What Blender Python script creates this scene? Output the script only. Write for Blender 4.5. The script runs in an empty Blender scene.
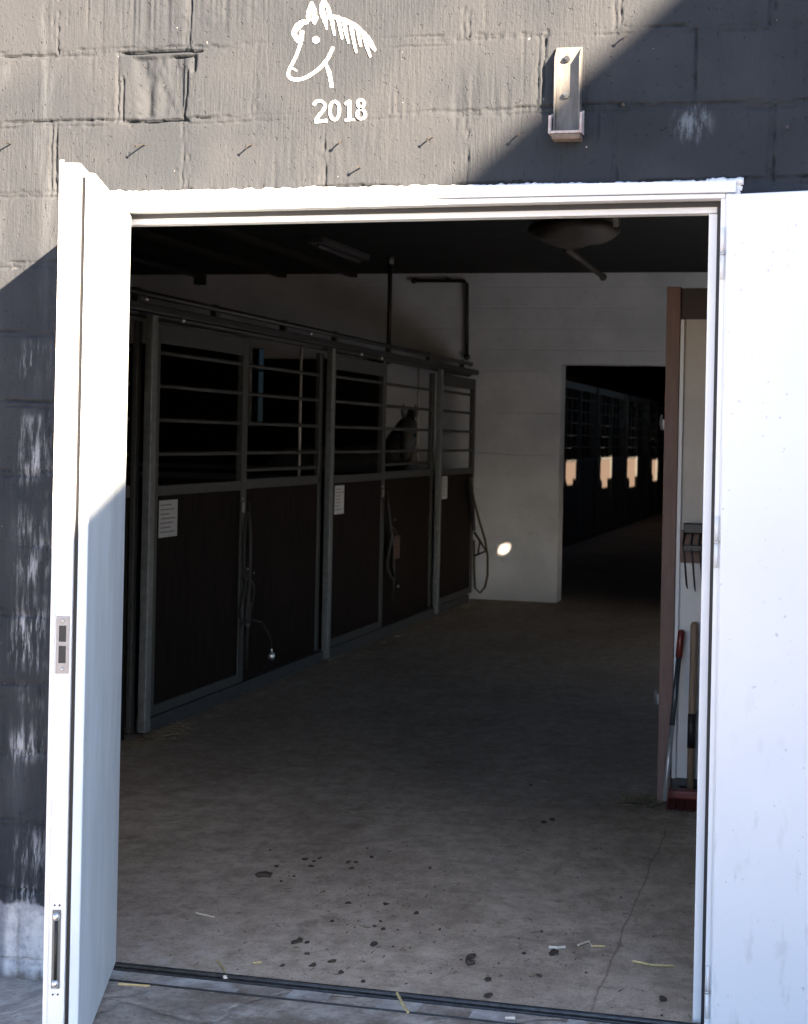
import bpy, bmesh, math, random
import numpy as np
from mathutils import Vector, Matrix, noise
random.seed(7)
S = bpy.context.scene
COL = S.collection
R = math.radians

# ------------------------------------------------------------------ materials
def mat(name, col, rough=0.6, metal=0.0, var=0.0, scale=8.0, bump=0.0, bscale=60.0, col2=None, stretch=(1,1,1), spec=0.5):
    m = bpy.data.materials.new(name); m.use_nodes = True
    nt = m.node_tree; N = nt.nodes; L = nt.links
    b = N['Principled BSDF']
    b.inputs['Roughness'].default_value = rough
    b.inputs['Metallic'].default_value = metal
    b.inputs['Specular IOR Level'].default_value = spec
    b.inputs['Base Color'].default_value = (*col, 1)
    tc = N.new('ShaderNodeTexCoord'); mp = N.new('ShaderNodeMapping')
    mp.inputs['Scale'].default_value = stretch
    L.new(tc.outputs['Object'], mp.inputs['Vector'])
    if var > 0 or col2:
        n = N.new('ShaderNodeTexNoise'); n.inputs['Scale'].default_value = scale
        n.inputs['Detail'].default_value = 6; n.inputs['Roughness'].default_value = .65
        L.new(mp.outputs['Vector'], n.inputs['Vector'])
        cr = N.new('ShaderNodeValToRGB')
        c2 = col2 or tuple(c*(1-var) for c in col)
        c1 = col if col2 else tuple(min(1, c*(1+var)) for c in col)
        cr.color_ramp.elements[0].position = .33; cr.color_ramp.elements[0].color = (*c2, 1)
        cr.color_ramp.elements[1].position = .67; cr.color_ramp.elements[1].color = (*c1, 1)
        L.new(n.outputs['Fac'], cr.inputs['Fac']); L.new(cr.outputs['Color'], b.inputs['Base Color'])
    if bump > 0:
        n2 = N.new('ShaderNodeTexNoise'); n2.inputs['Scale'].default_value = bscale; n2.inputs['Detail'].default_value = 4
        L.new(mp.outputs['Vector'], n2.inputs['Vector'])
        bp = N.new('ShaderNodeBump'); bp.inputs['Strength'].default_value = bump; bp.inputs['Distance'].default_value = .004
        L.new(n2.outputs['Fac'], bp.inputs['Height']); L.new(bp.outputs['Normal'], b.inputs['Normal'])
    return m

M = {}
M['white'] = mat('white_paint', (.755,.77,.785), .38, var=.025, scale=3, bump=.08, bscale=25)
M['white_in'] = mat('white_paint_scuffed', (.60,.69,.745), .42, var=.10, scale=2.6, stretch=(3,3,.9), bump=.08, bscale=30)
M['caulk'] = mat('white_caulk', (.78,.77,.74), .8, var=.08, scale=40, bump=.6, bscale=90)
M['mural'] = mat('mural_paint', (.66,.66,.64), .8, var=.22, scale=70, bump=.25, bscale=160)
M['rubber'] = mat('black_seal', (.018,.018,.02), .6)
M['lock'] = mat('lock_steel', (.27,.265,.27), .42, metal=.4, var=.1, scale=60)
M['steel'] = mat('bright_steel', (.62,.62,.62), .3, metal=.9, var=.1, scale=50)
M['galv'] = mat('galvanised_steel', (.13,.142,.142), .5, metal=.25, var=.25, scale=22, bump=.1)
M['galv_d'] = mat('dull_dark_galvanised', (.041,.043,.041), .6, metal=.2, var=.25, scale=18)
M['galv_l'] = mat('galvanised_bracket', (.105,.105,.10), .6, metal=.2, var=.3, scale=26, bump=.15, stretch=(2,2,.5))
M['darksteel'] = mat('dark_rail_steel', (.055,.057,.06), .38, metal=.7, var=.3, scale=40, bump=.2)
M['iron'] = mat('black_iron', (.02,.019,.018), .5, metal=.3, var=.2, scale=40)
M['nail'] = mat('rusty_nail', (.030,.028,.027), .6, metal=.2, var=.4, scale=120)
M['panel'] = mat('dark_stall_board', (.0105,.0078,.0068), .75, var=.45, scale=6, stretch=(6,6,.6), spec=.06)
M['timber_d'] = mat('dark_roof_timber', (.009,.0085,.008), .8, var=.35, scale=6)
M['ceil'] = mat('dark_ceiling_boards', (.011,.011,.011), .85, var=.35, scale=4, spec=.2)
M['redwood'] = mat('red_brown_timber', (.20,.125,.105), .6, var=.14, scale=10, stretch=(8,8,.6), bump=.15)
M['darkwood'] = mat('dark_brown_timber', (.03,.021,.018), .6, var=.2, scale=10, stretch=(.6,8,8))
M['cream'] = mat('cream_board', (.55,.52,.47), .6, var=.07, scale=4, bump=.06)
M['skirt'] = mat('grey_skirting', (.075,.075,.076), .7, var=.12, scale=12)
M['red'] = mat('red_plastic', (.17,.024,.021), .4, var=.15, scale=14)
M['redbristle'] = mat('red_bristle', (.085,.015,.012), .8, var=.4, scale=120, stretch=(1,1,.1))
M['pole_g'] = mat('grey_pole', (.085,.10,.11), .35, metal=.5, var=.15, scale=12)
M['pole_s'] = mat('worn_silver_pole', (.45,.45,.45), .4, metal=.5, var=.2, scale=20)
M['ash'] = mat('worn_ash_handle', (.26,.18,.12), .6, var=.2, scale=14, stretch=(8,8,.6), bump=.1)
M['blackplastic'] = mat('black_plastic', (.014,.014,.015), .45)
M['strap'] = mat('black_strap', (.012,.011,.011), .7)
M['brownstrap'] = mat('brown_leather', (.05,.025,.016), .6, var=.2, scale=20)
M['rope'] = mat('olive_rope', (.085,.068,.038), .85, var=.3, scale=120)
M['paper'] = mat('paper_card', (.42,.43,.44), .7, var=.06, scale=10)
M['ink'] = mat('grey_ink', (.12,.12,.13), .8)
M['straw'] = mat('straw', (.55,.44,.22), .7, var=.25, scale=60)
M['oldstraw'] = mat('old_hay', (.17,.14,.085), .85, var=.4, scale=60)
M['chip'] = mat('pale_chip', (.62,.57,.48), .7, var=.15, scale=60)
M['dung'] = mat('dark_dung', (.06,.045,.032), .9, var=.4, scale=70, bump=.5, bscale=120)
M['lampgrey'] = mat('unlit_lamp', (.05,.05,.05), .5, var=.1, scale=10)
M['lampgrey2'] = mat('pale_upright', (.33,.31,.28), .5, var=.2, scale=12)
M['fan'] = mat('dusty_brown_fan', (.017,.0105,.0065), .7, var=.35, scale=14)
M['horse'] = mat('dark_horse_coat', (.085,.082,.080), .6, var=.35, scale=9, bump=.2, bscale=160)
M['eye'] = mat('horse_eyeshine', (.01,.10,.11), .08)  # teal eyeshine, a reflected glint, put into the eye colour
M['housebrick'] = mat('neighbour_render', (.38,.34,.30), .9, var=.1, scale=3)
M['tiles'] = mat('neighbour_roof_tiles', (.16,.08,.06), .8, var=.2, scale=6)
M['wood_block'] = mat('weathered_block', (.13,.095,.072), .8, var=.3, scale=30, bump=.4)
M['peel'] = mat('peeling_white_paint', (.46,.45,.44), .7, col2=(.30,.22,.19), scale=60, bump=.4)

# window pane of the stall: dusty blue tinted glass
m = bpy.data.materials.new('dusty_blue_pane'); m.use_nodes = True
nt = m.node_tree; out = nt.nodes['Material Output']
tr = nt.nodes.new('ShaderNodeBsdfTransparent'); tr.inputs['Color'].default_value = (.06,.066,.07,1)
gl = nt.nodes.new('ShaderNodeBsdfGlossy'); gl.inputs['Roughness'].default_value = .2; gl.inputs['Color'].default_value = (.4,.4,.4,1)
mx = nt.nodes.new('ShaderNodeMixShader'); mx.inputs[0].default_value = .08
nt.links.new(tr.outputs[0], mx.inputs[1]); nt.links.new(gl.outputs[0], mx.inputs[2]); nt.links.new(mx.outputs[0], out.inputs[0])
M['pane'] = m

M['pale_bounce'] = mat('pale_bounce_floor', (.36,.47,.66), .85, var=.06, scale=3)  # tinted for the added floor that bounces sun onto the walls
M['sill'] = mat('worn_sill_concrete', (.52,.53,.52), .8, scale=11, col2=(.20,.17,.14), bump=.3)
M['lighter_board'] = mat('lighter_lower_board', (.80,.79,.77), .6, var=.06, scale=5, bump=.06)  # lighter tone for the lower partition panel
class G:
    """small node-graph helper"""
    def __init__(s, name):
        s.m = bpy.data.materials.new(name); s.m.use_nodes = True
        s.nt = s.m.node_tree; s.N = s.nt.nodes; s.L = s.nt.links
        s.b = s.N['Principled BSDF']
        s.geo = s.N.new('ShaderNodeNewGeometry'); s.pos = s.geo.outputs['Position']
        sp = s.N.new('ShaderNodeSeparateXYZ'); s.L.new(s.pos, sp.inputs[0])
        s.x, s.y, s.z = sp.outputs
    def set(s, inp, v):
        if isinstance(v, (int, float)): inp.default_value = v
        elif isinstance(v, tuple): inp.default_value = (*v, 1) if len(v) == 3 and inp.type == 'RGBA' else v
        else: s.L.new(v, inp)
    def math(s, op, a, b=0.0, clamp=False):
        n = s.N.new('ShaderNodeMath'); n.operation = op; n.use_clamp = clamp
        s.set(n.inputs[0], a); s.set(n.inputs[1], b); return n.outputs[0]
    def noise(s, scale, stretch=(1,1,1), detail=4, rough=.55, off=(0,0,0), dist=0.0):
        mp = s.N.new('ShaderNodeMapping'); mp.inputs['Scale'].default_value = stretch; mp.inputs['Location'].default_value = off
        s.L.new(s.pos, mp.inputs[0])
        n = s.N.new('ShaderNodeTexNoise'); n.inputs['Scale'].default_value = scale; n.inputs['Detail'].default_value = detail
        n.inputs['Roughness'].default_value = rough; n.inputs['Distortion'].default_value = dist
        s.L.new(mp.outputs[0], n.inputs['Vector']); return n.outputs['Fac']
    def ss(s, v, a, b):
        n = s.N.new('ShaderNodeMapRange'); n.interpolation_type = 'SMOOTHSTEP'
        s.set(n.inputs['Value'], v); n.inputs['From Min'].default_value = a; n.inputs['From Max'].default_value = b
        return n.outputs['Result']
    def mix(s, f, a, b):
        n = s.N.new('ShaderNodeMix'); n.data_type = 'RGBA'
        s.set(n.inputs[0], f); s.set(n.inputs[6], a); s.set(n.inputs[7], b); return n.outputs[2]
    def bump(s, h, strength, dist, normal=None):
        n = s.N.new('ShaderNodeBump'); n.inputs['Strength'].default_value = strength; n.inputs['Distance'].default_value = dist
        s.L.new(h, n.inputs['Height'])
        if normal is not None: s.L.new(normal, n.inputs['Normal'])
        return n.outputs['Normal']
    def voro(s, scale, feature='DISTANCE_TO_EDGE', stretch=(1,1,1)):
        mp = s.N.new('ShaderNodeMapping'); mp.inputs['Scale'].default_value = stretch
        s.L.new(s.pos, mp.inputs[0])
        n = s.N.new('ShaderNodeTexVoronoi'); n.feature = feature; n.inputs['Scale'].default_value = scale
        s.L.new(mp.outputs[0], n.inputs['Vector']); return n.outputs['Distance']

# --- painted concrete block (outside) ---
g = G('charcoal_painted_block')
big = g.noise(2.5, detail=3); str_ = g.noise(14, (6,1,.8), detail=5, rough=.7); fine = g.noise(140, detail=3)
c = g.mix(g.ss(big,.35,.65), (.0265,.0312,.0372), (.0350,.0392,.0448))
c = g.mix(g.math('MULTIPLY', g.ss(str_,.60,.75), .40), c, (.046,.050,.056))
# efflorescence runs on the left strip
runs = g.ss(g.noise(13, (4.0,1,.50), detail=7, rough=.72, off=(3.1,0,.4)), .46, .64)
xd = g.math('ABSOLUTE', g.math('ADD', g.math('ADD', g.x, .315), g.math('MULTIPLY', g.math('SUBTRACT', g.noise(3.5, (0,0,1), detail=2), .5), .16)))
lm = g.math('MULTIPLY', g.ss(xd, .085, .015), g.ss(g.z, 2.0, 1.92))
patchy = g.ss(g.noise(3.6, (.4,1,1.0), detail=3, off=(1,0,2.2)), .40, .60)
f = g.math('MULTIPLY', g.math('MULTIPLY', runs, lm), g.math('MULTIPLY', patchy, .78))
c = g.mix(f, c, (.48,.51,.54))
haze_ = g.math('MULTIPLY', g.math('MULTIPLY', g.ss(g.noise(6, (2,1,.4), detail=5, off=(8,0,1)), .52,.72), g.ss(g.x,-.12,-.2)), .06)
c = g.mix(haze_, c, (.25,.28,.31))
# scuffs on the right of the bracket and near the corner
scm = g.math('MULTIPLY', g.ss(g.noise(11, (1.2,1,3.0), detail=6, rough=.75, off=(.5,0,.3)), .60, .74), g.ss(g.noise(1.7, off=(4,0,1), detail=1), .52, .66))
c = g.mix(g.math('MULTIPLY', scm, .45), c, (.30,.30,.30))
# pale rubbed patch over the right corner of the doorway, greasy dark one beside it
xa = g.math('MULTIPLY', g.math('ADD', g.x, -1.755), 17.0); za = g.math('MULTIPLY', g.math('ADD', g.z, -2.625), 17.0)
rr2 = g.math('ADD', g.math('MULTIPLY', xa, xa), g.math('MULTIPLY', za, za))
rub = g.math('MULTIPLY', g.ss(rr2, 1.6, .1), g.ss(g.noise(16, (2.6,1,.8), detail=6, rough=.7, off=(6,0,6)), .44, .64))
c = g.mix(g.math('MULTIPLY', rub, .42), c, (.22,.26,.29))
xa = g.math('MULTIPLY', g.math('ADD', g.x, -1.60), 9.0); rr3 = g.math('ADD', g.math('MULTIPLY', xa, xa), g.math('MULTIPLY', g.math('MULTIPLY', za, za), .5))
c = g.mix(g.math('MULTIPLY', g.ss(rr3, 1.4, .2), .5), c, (.020,.024,.026))
# chipped specks
sp = g.ss(g.noise(46, (1,1,.8), detail=2, off=(7,1,2)), .755, .785)
c = g.mix(g.math('MULTIPLY', sp, .8), c, (.50,.45,.40))
# whitewashed plinth
wob = g.math('ADD', g.z, g.math('MULTIPLY', g.math('SUBTRACT', g.noise(14, detail=5), .5), .09))
pl = g.ss(wob, .185, .165)
pc = g.mix(g.ss(g.noise(10, detail=6, rough=.7), .38, .62), (.30,.31,.33), (.56,.56,.56))
pc = g.mix(g.math('MULTIPLY', g.ss(g.x, -.375, -.40), .8), pc, (.15,.16,.19))
pc = g.mix(g.math('MULTIPLY', g.ss(g.math('ADD', g.z, g.math('MULTIPLY', g.noise(20), .06)), .0, -.05), .85), pc, (.14,.11,.085))
c = g.mix(pl, c, pc)
g.set(g.b.inputs['Base Color'], c); g.b.inputs['Roughness'].default_value = .7; g.b.inputs['Specular IOR Level'].default_value = .05
pm = g.ss(g.noise(2.3, detail=2, off=(5,0,3)), .35, .62)
str2 = g.noise(20, (5.5,1,.40), detail=3, rough=.6, off=(2,0,5))
grit = g.noise(85, (1,1,.8), detail=5, rough=.7)
pit = g.ss(g.noise(55, detail=2, off=(4,4,4)), .36, .28)
h = g.math('ADD', g.math('MULTIPLY', g.math('MULTIPLY', str2, pm), .9), g.math('ADD', g.math('MULTIPLY', grit, .8), g.math('MULTIPLY', pit, -.7)))
g.set(g.b.inputs['Normal'], g.bump(h, .8, .0055))
M['block'] = g.m

# --- inside white painted block ---
g = G('whitewashed_block')
a = g.noise(2.2, detail=5); b2 = g.noise(16, detail=4)
c = g.mix(g.ss(a,.35,.7), (.56,.575,.60), (.69,.705,.73))
c = g.mix(g.math('MULTIPLY', g.ss(b2,.60,.75), .35), c, (.38,.37,.35))
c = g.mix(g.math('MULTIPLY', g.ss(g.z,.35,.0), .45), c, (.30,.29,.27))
zz = g.math('PINGPONG', g.z, .11); jt = g.ss(zz, .0, .012)
g.set(g.b.inputs['Base Color'], c); g.b.inputs['Roughness'].default_value = .75
g.set(g.b.inputs['Normal'], g.bump(g.math('ADD', jt, g.math('MULTIPLY', b2, .8)), .45, .006))
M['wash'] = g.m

# --- stable floor concrete ---
g = G('worn_stable_concrete')
a = g.noise(1.3, (1,.6,1), detail=6, rough=.62); b2 = g.noise(7, (1.3,1,1), detail=8, rough=.72); f3 = g.noise(55, detail=4, rough=.7)
base = g.mix(g.ss(b2,.35,.68), (.40,.33,.25), (.63,.54,.435))
base = g.mix(g.math('MULTIPLY', g.ss(a,.42,.66), .55), base, (.27,.215,.16))
base = g.mix(g.math('MULTIPLY', g.ss(f3,.62,.72), .45), base, (.38,.36,.33))
base = g.mix(g.math('MULTIPLY', g.ss(f3,.40,.30), .5), base, (.07,.058,.048))
# light falloff painted into the floor: darker further along the aisle, ragged edge
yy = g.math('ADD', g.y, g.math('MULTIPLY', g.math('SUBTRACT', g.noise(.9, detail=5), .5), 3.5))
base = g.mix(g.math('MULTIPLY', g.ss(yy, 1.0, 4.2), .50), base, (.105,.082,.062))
# lime / plaster crumbs by the left jamb
lj = g.math('MULTIPLY', g.math('MULTIPLY', g.ss(g.x,.45,.05), g.ss(g.y,.5,.1)), g.ss(b2,.50,.60))
base = g.mix(g.math('MULTIPLY', lj, .7), base, (.5,.49,.47))
# reddish crack running inwards on the right
lx = g.math('ADD', g.x, g.math('MULTIPLY', g.y, .012))
wv = g.math('MULTIPLY', g.math('SUBTRACT', g.noise(3), .5), .05)
dl = g.math('ABSOLUTE', g.math('SUBTRACT', g.math('ADD', lx, wv), 1.502))
cr = g.math('MULTIPLY', g.ss(dl, .006, .001), g.ss(g.y, 3.0, 2.4))
base = g.mix(g.math('MULTIPLY', cr, .5), base, (.12,.07,.05))
gr = g.noise(110, (1,.7,1), detail=5, rough=.75, off=(1,6,0))
base = g.mix(g.math('MULTIPLY', g.ss(gr,.54,.66), .45), base, (.62,.56,.48))
base = g.mix(g.math('MULTIPLY', g.ss(gr,.46,.34), .45), base, (.12,.09,.066))
m4 = g.noise(24, (1,.8,1), detail=6, rough=.75, off=(3,1,0))
base = g.mix(g.math('MULTIPLY', g.ss(m4,.52,.66), .40), base, (.58,.50,.41))
base = g.mix(g.math('MULTIPLY', g.ss(m4,.46,.34), .45), base, (.15,.112,.080))
dm = g.ss(g.noise(3.2, detail=5, rough=.7, off=(9,2,0)), .56, .68)
base = g.mix(g.math('MULTIPLY', dm, .40), base, (.13,.092,.064))
g.set(g.b.inputs['Base Color'], base); g.b.inputs['Roughness'].default_value = .82; g.b.inputs['Specular IOR Level'].default_value = .25
g.set(g.b.inputs['Normal'], g.bump(g.math('ADD', b2, g.math('MULTIPLY', f3, .3)), .5, .01))
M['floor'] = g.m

# --- yard ---
g = G('cracked_yard_concrete')
nz_ = g.N.new('ShaderNodeTexNoise'); nz_.inputs['Scale'].default_value = 5; nz_.inputs['Detail'].default_value = 5; g.L.new(g.pos, nz_.inputs['Vector'])
vm = g.N.new('ShaderNodeVectorMath'); vm.operation = 'MULTIPLY_ADD'; g.L.new(nz_.outputs['Color'], vm.inputs[0]); vm.inputs[1].default_value = (.22,.22,0); g.L.new(g.pos, vm.inputs[2])
vt = g.N.new('ShaderNodeTexVoronoi'); vt.feature = 'DISTANCE_TO_EDGE'; vt.inputs['Scale'].default_value = 2.6; g.L.new(vm.outputs[0], vt.inputs['Vector']); v = vt.outputs['Distance']
b2 = g.noise(9, detail=7, rough=.7); f3 = g.noise(70, detail=3)
base = g.mix(g.ss(b2,.35,.65), (.27,.245,.215), (.46,.425,.375))
base = g.mix(g.math('MULTIPLY', g.ss(g.math('ADD', v, g.math('MULTIPLY', b2,.05)), .026, .012), .55), base, (.14,.105,.075))
base = g.mix(g.math('MULTIPLY', g.math('MULTIPLY', g.ss(g.noise(4.5, detail=6, off=(2,4,0)), .40,.60), g.ss(g.x,.0,.45)), .85), base, (.17,.135,.105))
base = g.mix(g.math('MULTIPLY', g.ss(f3,.58,.7), .4), base, (.50,.47,.42))
base = g.mix(g.math('MULTIPLY', g.ss(f3,.42,.32), .5), base, (.12,.10,.08))
g1 = g.noise(34, detail=6, rough=.75, off=(5,5,0))
base = g.mix(g.math('MULTIPLY', g.ss(g1,.52,.64), .5), base, (.16,.125,.095))
g.set(g.b.inputs['Base Color'], base); g.b.inputs['Roughness'].default_value = .9
g.set(g.b.inputs['Normal'], g.bump(g.math('ADD', g.math('MULTIPLY', g.ss(v,0,.05), 1.0), g.math('MULTIPLY', b2, .8)), .6, .012))
M['yard'] = g.m

g = G('flecked_white_leaf')
n1 = g.noise(2.2, detail=4)
c = g.mix(g.ss(n1,.35,.7), (.735,.755,.775), (.77,.785,.80))
c = g.mix(g.math('MULTIPLY', g.ss(g.noise(60, detail=2, off=(3,3,3)), .70,.76), .55), c, (.36,.37,.39))
c = g.mix(g.math('MULTIPLY', g.math('MULTIPLY', g.ss(g.noise(22, (1,1,.35), detail=5, off=(1,2,3)), .57,.72), g.ss(g.z, 1.4, .0)), .42), c, (.45,.45,.44))
g.set(g.b.inputs['Base Color'], c); g.b.inputs['Roughness'].default_value = .4
g.set(g.b.inputs['Normal'], g.bump(g.noise(9, detail=2), .08, .01))
M['flecked'] = g.m

# ------------------------------------------------------------------ mesh helpers
class MB:
    def __init__(s): s.bm = bmesh.new()
    def box(s, x0, x1, y0, y1, z0, z1, bev=0.0):
        return s.hexa([(x0,y0,z0),(x1,y0,z0),(x1,y1,z0),(x0,y1,z0)], [(x0,y0,z1),(x1,y0,z1),(x1,y1,z1),(x0,y1,z1)])
    def hexa(s, lo, hi):
        v = [s.bm.verts.new(p) for p in list(lo)+list(hi)]; n = len(lo)
        s.bm.faces.new(v[:n][::-1]); s.bm.faces.new(v[n:])
        for i in range(n):
            j = (i+1) % n; s.bm.faces.new((v[i], v[j], v[n+j], v[n+i]))
        return s
    def obox(s, o, u, n, a0, a1, b0, b1, z0, z1):
        """box in a rotated frame: o + u*a + n*b"""
        P = lambda a, b, z: (o[0]+u[0]*a+n[0]*b, o[1]+u[1]*a+n[1]*b, z)
        return s.hexa([P(a0,b0,z0),P(a1,b0,z0),P(a1,b1,z0),P(a0,b1,z0)], [P(a0,b0,z1),P(a1,b0,z1),P(a1,b1,z1),P(a0,b1,z1)])
    def tube(s, pts, r, seg=8, cap=True):
        pts = [Vector(p) for p in pts]; rs = r if isinstance(r, (list, tuple)) else [r]*len(pts)
        rings = []; prev = None
        for i, p in enumerate(pts):
            t = (pts[min(i+1, len(pts)-1)] - pts[max(i-1, 0)]).normalized()
            if prev is None:
                a = Vector((0,0,1)) if abs(t.z) < .9 else Vector((1,0,0))
                nn = t.cross(a).normalized()
            else:
                nn = (prev - t*prev.dot(t)).normalized()
            prev = nn; bb = t.cross(nn)
            rings.append([s.bm.verts.new(p + (nn*math.cos(k*2*math.pi/seg) + bb*math.sin(k*2*math.pi/seg))*rs[i]) for k in range(seg)])
        for a, b in zip(rings, rings[1:]):
            for k in range(seg): s.bm.faces.new((a[k], a[(k+1)%seg], b[(k+1)%seg], b[k]))
        if cap: s.bm.faces.new(rings[0][::-1]); s.bm.faces.new(rings[-1])
        return s
    def ball(s, c, r, sc=(1,1,1), sub=2):
        bmesh.ops.create_icosphere(s.bm, subdivisions=sub, radius=r, matrix=Matrix.Translation(c) @ Matrix.Diagonal((*sc, 1)))
        return s
    def build(s, name, m, parent=None, bevel=0.0, smooth=False, loc=None):
        bmesh.ops.recalc_face_normals(s.bm, faces=s.bm.faces)
        me = bpy.data.meshes.new(name)
        if loc is not None: bmesh.ops.translate(s.bm, verts=s.bm.verts, vec=-Vector(loc))
        s.bm.to_mesh(me); s.bm.free()
        me.materials.append(M[m])
        if smooth:
            for p in me.polygons: p.use_smooth = True
        o = bpy.data.objects.new(name, me); COL.objects.link(o)
        if loc is not None: o.location = loc
        if parent is not None:
            o.parent = parent
            o.matrix_parent_inverse = Matrix.Translation(-root_loc(parent)) if parent.parent is None else Matrix.Identity(4)
        if bevel > 0:
            b = o.modifiers.new('bevel', 'BEVEL'); b.width = bevel; b.segments = 2; b.limit_method = 'ANGLE'
        return o
def root_loc(o):
    v = Vector((0,0,0))
    while o is not None: v += o.location; o = o.parent
    return v
def tag(o, label=None, cat=None, group=None, kind=None):
    if label: o['label'] = label
    if cat: o['category'] = cat
    if group: o['group'] = group
    if kind: o['kind'] = kind
    return o
def empty(name, loc, label, cat, group=None):
    o = bpy.data.objects.new(name, None); COL.objects.link(o); o.location = loc; o.empty_display_size = .1
    return tag(o, label, cat, group)

# ------------------------------------------------------------------ camera (solved from the vanishing points)
CAM = Vector((2.211, -4.98, 1.696)); ZS = .991; FPX = 1699.; CY = 437.
def nrm(v): return v.normalized()
Yc = nrm(Vector((848-404, 446-CY, FPX))); Xc = -nrm(Vector((-6100-404, 303.6-CY, FPX)))
Xc = nrm(Xc - Yc*Xc.dot(Yc)); Zc = Yc.cross(Xc)
if Zc.y > 0: Zc = -Zc
right = Vector((Xc.x, Yc.x, Zc.x)); down = Vector((Xc.y, Yc.y, Zc.y)); fwd = Vector((Xc.z, Yc.z, Zc.z))
cd = bpy.data.cameras.new('camera'); cam = bpy.data.objects.new('camera', cd); COL.objects.link(cam)
mw = Matrix((( right.x, -down.x, -fwd.x, CAM.x), (right.y, -down.y, -fwd.y, CAM.y), (right.z, -down.z, -fwd.z, CAM.z), (0,0,0,1)))
cam.matrix_world = mw
cd.sensor_fit = 'VERTICAL'; cd.sensor_height = 36; cd.sensor_width = 24; cd.lens = 36*FPX/1024; cd.shift_y = -(512-CY)/1024
cd.clip_end = 2000; cd.clip_start = .05
cd.dof.use_dof = True; cd.dof.focus_distance = 5.1; cd.dof.aperture_fstop = 9
S.camera = cam
def ray(px, py):
    return (right*(px-404) + down*(py-CY) + fwd*FPX)
def onx(px, py, X): d = ray(px,py); p = CAM + d*((X-CAM.x)/d.x); return Vector((p.x, p.y, p.z/ZS))
def ony(px, py, Y): d = ray(px,py); p = CAM + d*((Y-CAM.y)/d.y); return Vector((p.x, p.y, p.z/ZS))
def onz(px, py, Z): d = ray(px,py); p = CAM + d*((Z*ZS-CAM.z)/d.z); return Vector((p.x, p.y, Z))

# ------------------------------------------------------------------ facade wall (height field of painted blocks)
rng = np.random.default_rng(3)
def vnoise(x, z, fx, fz, seed):
    r = np.random.default_rng(seed); T = r.random((256,256))
    a = x*fx + 57.3; b = z*fz + 31.7
    i = np.floor(a).astype(int); j = np.floor(b).astype(int); u = a-i; v = b-j
    u = u*u*(3-2*u); v = v*v*(3-2*v)
    t = lambda p, q: T[p % 256, q % 256]
    return (t(i,j)*(1-u)+t(i+1,j)*u)*(1-v) + (t(i,j+1)*(1-u)+t(i+1,j+1)*u)*v - .5
def sst(v, a, b):
    t = np.clip((v-a)/(b-a), 0, 1); return t*t*(3-2*t)
X0, X1, Z0, Z1, ST = -.78, 2.52, -.18, 3.30, .004
nx = int(round((X1-X0)/ST)); nz = int(round((Z1-Z0)/ST))
gx = X0 + np.arange(nx+1)*ST; gz = Z0 + np.arange(nz+1)*ST
x, z = np.meshgrid(gx, gz, indexing='ij')
wx = x + .004*vnoise(x,z,14,14,1)*2 + .002*vnoise(x,z,50,50,33)*2; wz = z + .0035*vnoise(x,z,9,14,2)*2 + .002*vnoise(x,z,55,50,34)*2
CH = .2263; BL = .45; Zb = .210
k = np.floor((wz-Zb)/CH); dzj = np.abs((wz-Zb)/CH - np.round((wz-Zb)/CH))*CH
off = np.where(k % 2 == 0, .18, .405)      # running bond
px_ = (wx-off)/BL; dxj = np.abs(px_-np.round(px_))*BL
def groove(d, w): return 1 - sst(d, w*.35, w)
irr = .55 + 1.1*np.clip(vnoise(x,z,2.3,3.1,4)+.45, 0, 1)
# flush mortar bands with broken dark arrises either side
brk = lambda s1, s2: np.clip(.55 + 2.2*vnoise(x,z,7,7,s1) + 1.3*vnoise(x,z,40,40,s2), 0, 1.25)
sgz = (wz-Zb)/CH - np.round((wz-Zb)/CH); sgx = px_-np.round(px_)
ez = groove(np.abs(sgz*CH-.010), .0052)*brk(41,42) + groove(np.abs(sgz*CH+.010), .0052)*brk(43,44)*.6
ex = groove(np.abs(sgx*BL-.009), .0052)*brk(45,46) + groove(np.abs(sgx*BL+.009), .0052)*brk(47,48)*.7
band = np.maximum(groove(dzj,.012), groove(dxj,.011))
h = -.0100*np.maximum(ez, ex) - .0032*band*irr
smoothz = np.exp(-(((x-.66)/.30)**2 + ((z-2.86)/.22)**2)**2)       # smooth spot under the drawing
h = h*(1-.8*smoothz)
blk = (np.sin(k*12.9+np.floor(px_+.5)*78.2)*43758.5) % 1
rid = 1 - np.abs(vnoise(x,z,58,3.4,5))*4          # combed ridges in the block face
stria = rid*.55*(.4+1.2*np.clip(vnoise(x,z,9,13,25)+.5,0,1)) + vnoise(x,z,95,9,6)*.5 + vnoise(x,z,24,6,7)*.5
smask = np.clip(vnoise(x,z,2.1,2.6,8)*3.2+.55, .05, 1.5)*(1-.92*smoothz)
h = h + .0036*stria*smask + .0020*vnoise(x,z,6,6,9) + .0011*vnoise(x,z,17,13,19) + .0010*vnoise(x,z,60,55,29) + (blk-.5)*.0040*(1-smoothz)
lump = np.clip(vnoise(x,z,30,38,10)-.20, 0, 1)*np.clip(vnoise(x,z,2.8,2.8,11)+.1,0,1)*(1+1.6*np.exp(-(np.minimum(dzj,dxj)/.02)**2))
h = (h + .019*lump)*(1-.93*smoothz)
def slot(xa, xb, zc, hh, depth, rag=.003):
    zc = zc + rag*2*vnoise(x,z,22,22,13)
    return -depth*sst(x,xa-.01,xa+.01)*(1-sst(x,xb-.01,xb+.01))*(1-sst(np.abs(z-zc),hh*.5,hh*1.1))
def vslot(za, zb, xc, hh, depth, rag=.008):
    xc = xc + rag*2*vnoise(x,z,9,9,14)
    return -depth*sst(z,za-.01,za+.01)*(1-sst(z,zb-.01,zb+.01))*(1-sst(np.abs(x-xc),hh*.5,hh*1.1))
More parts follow.
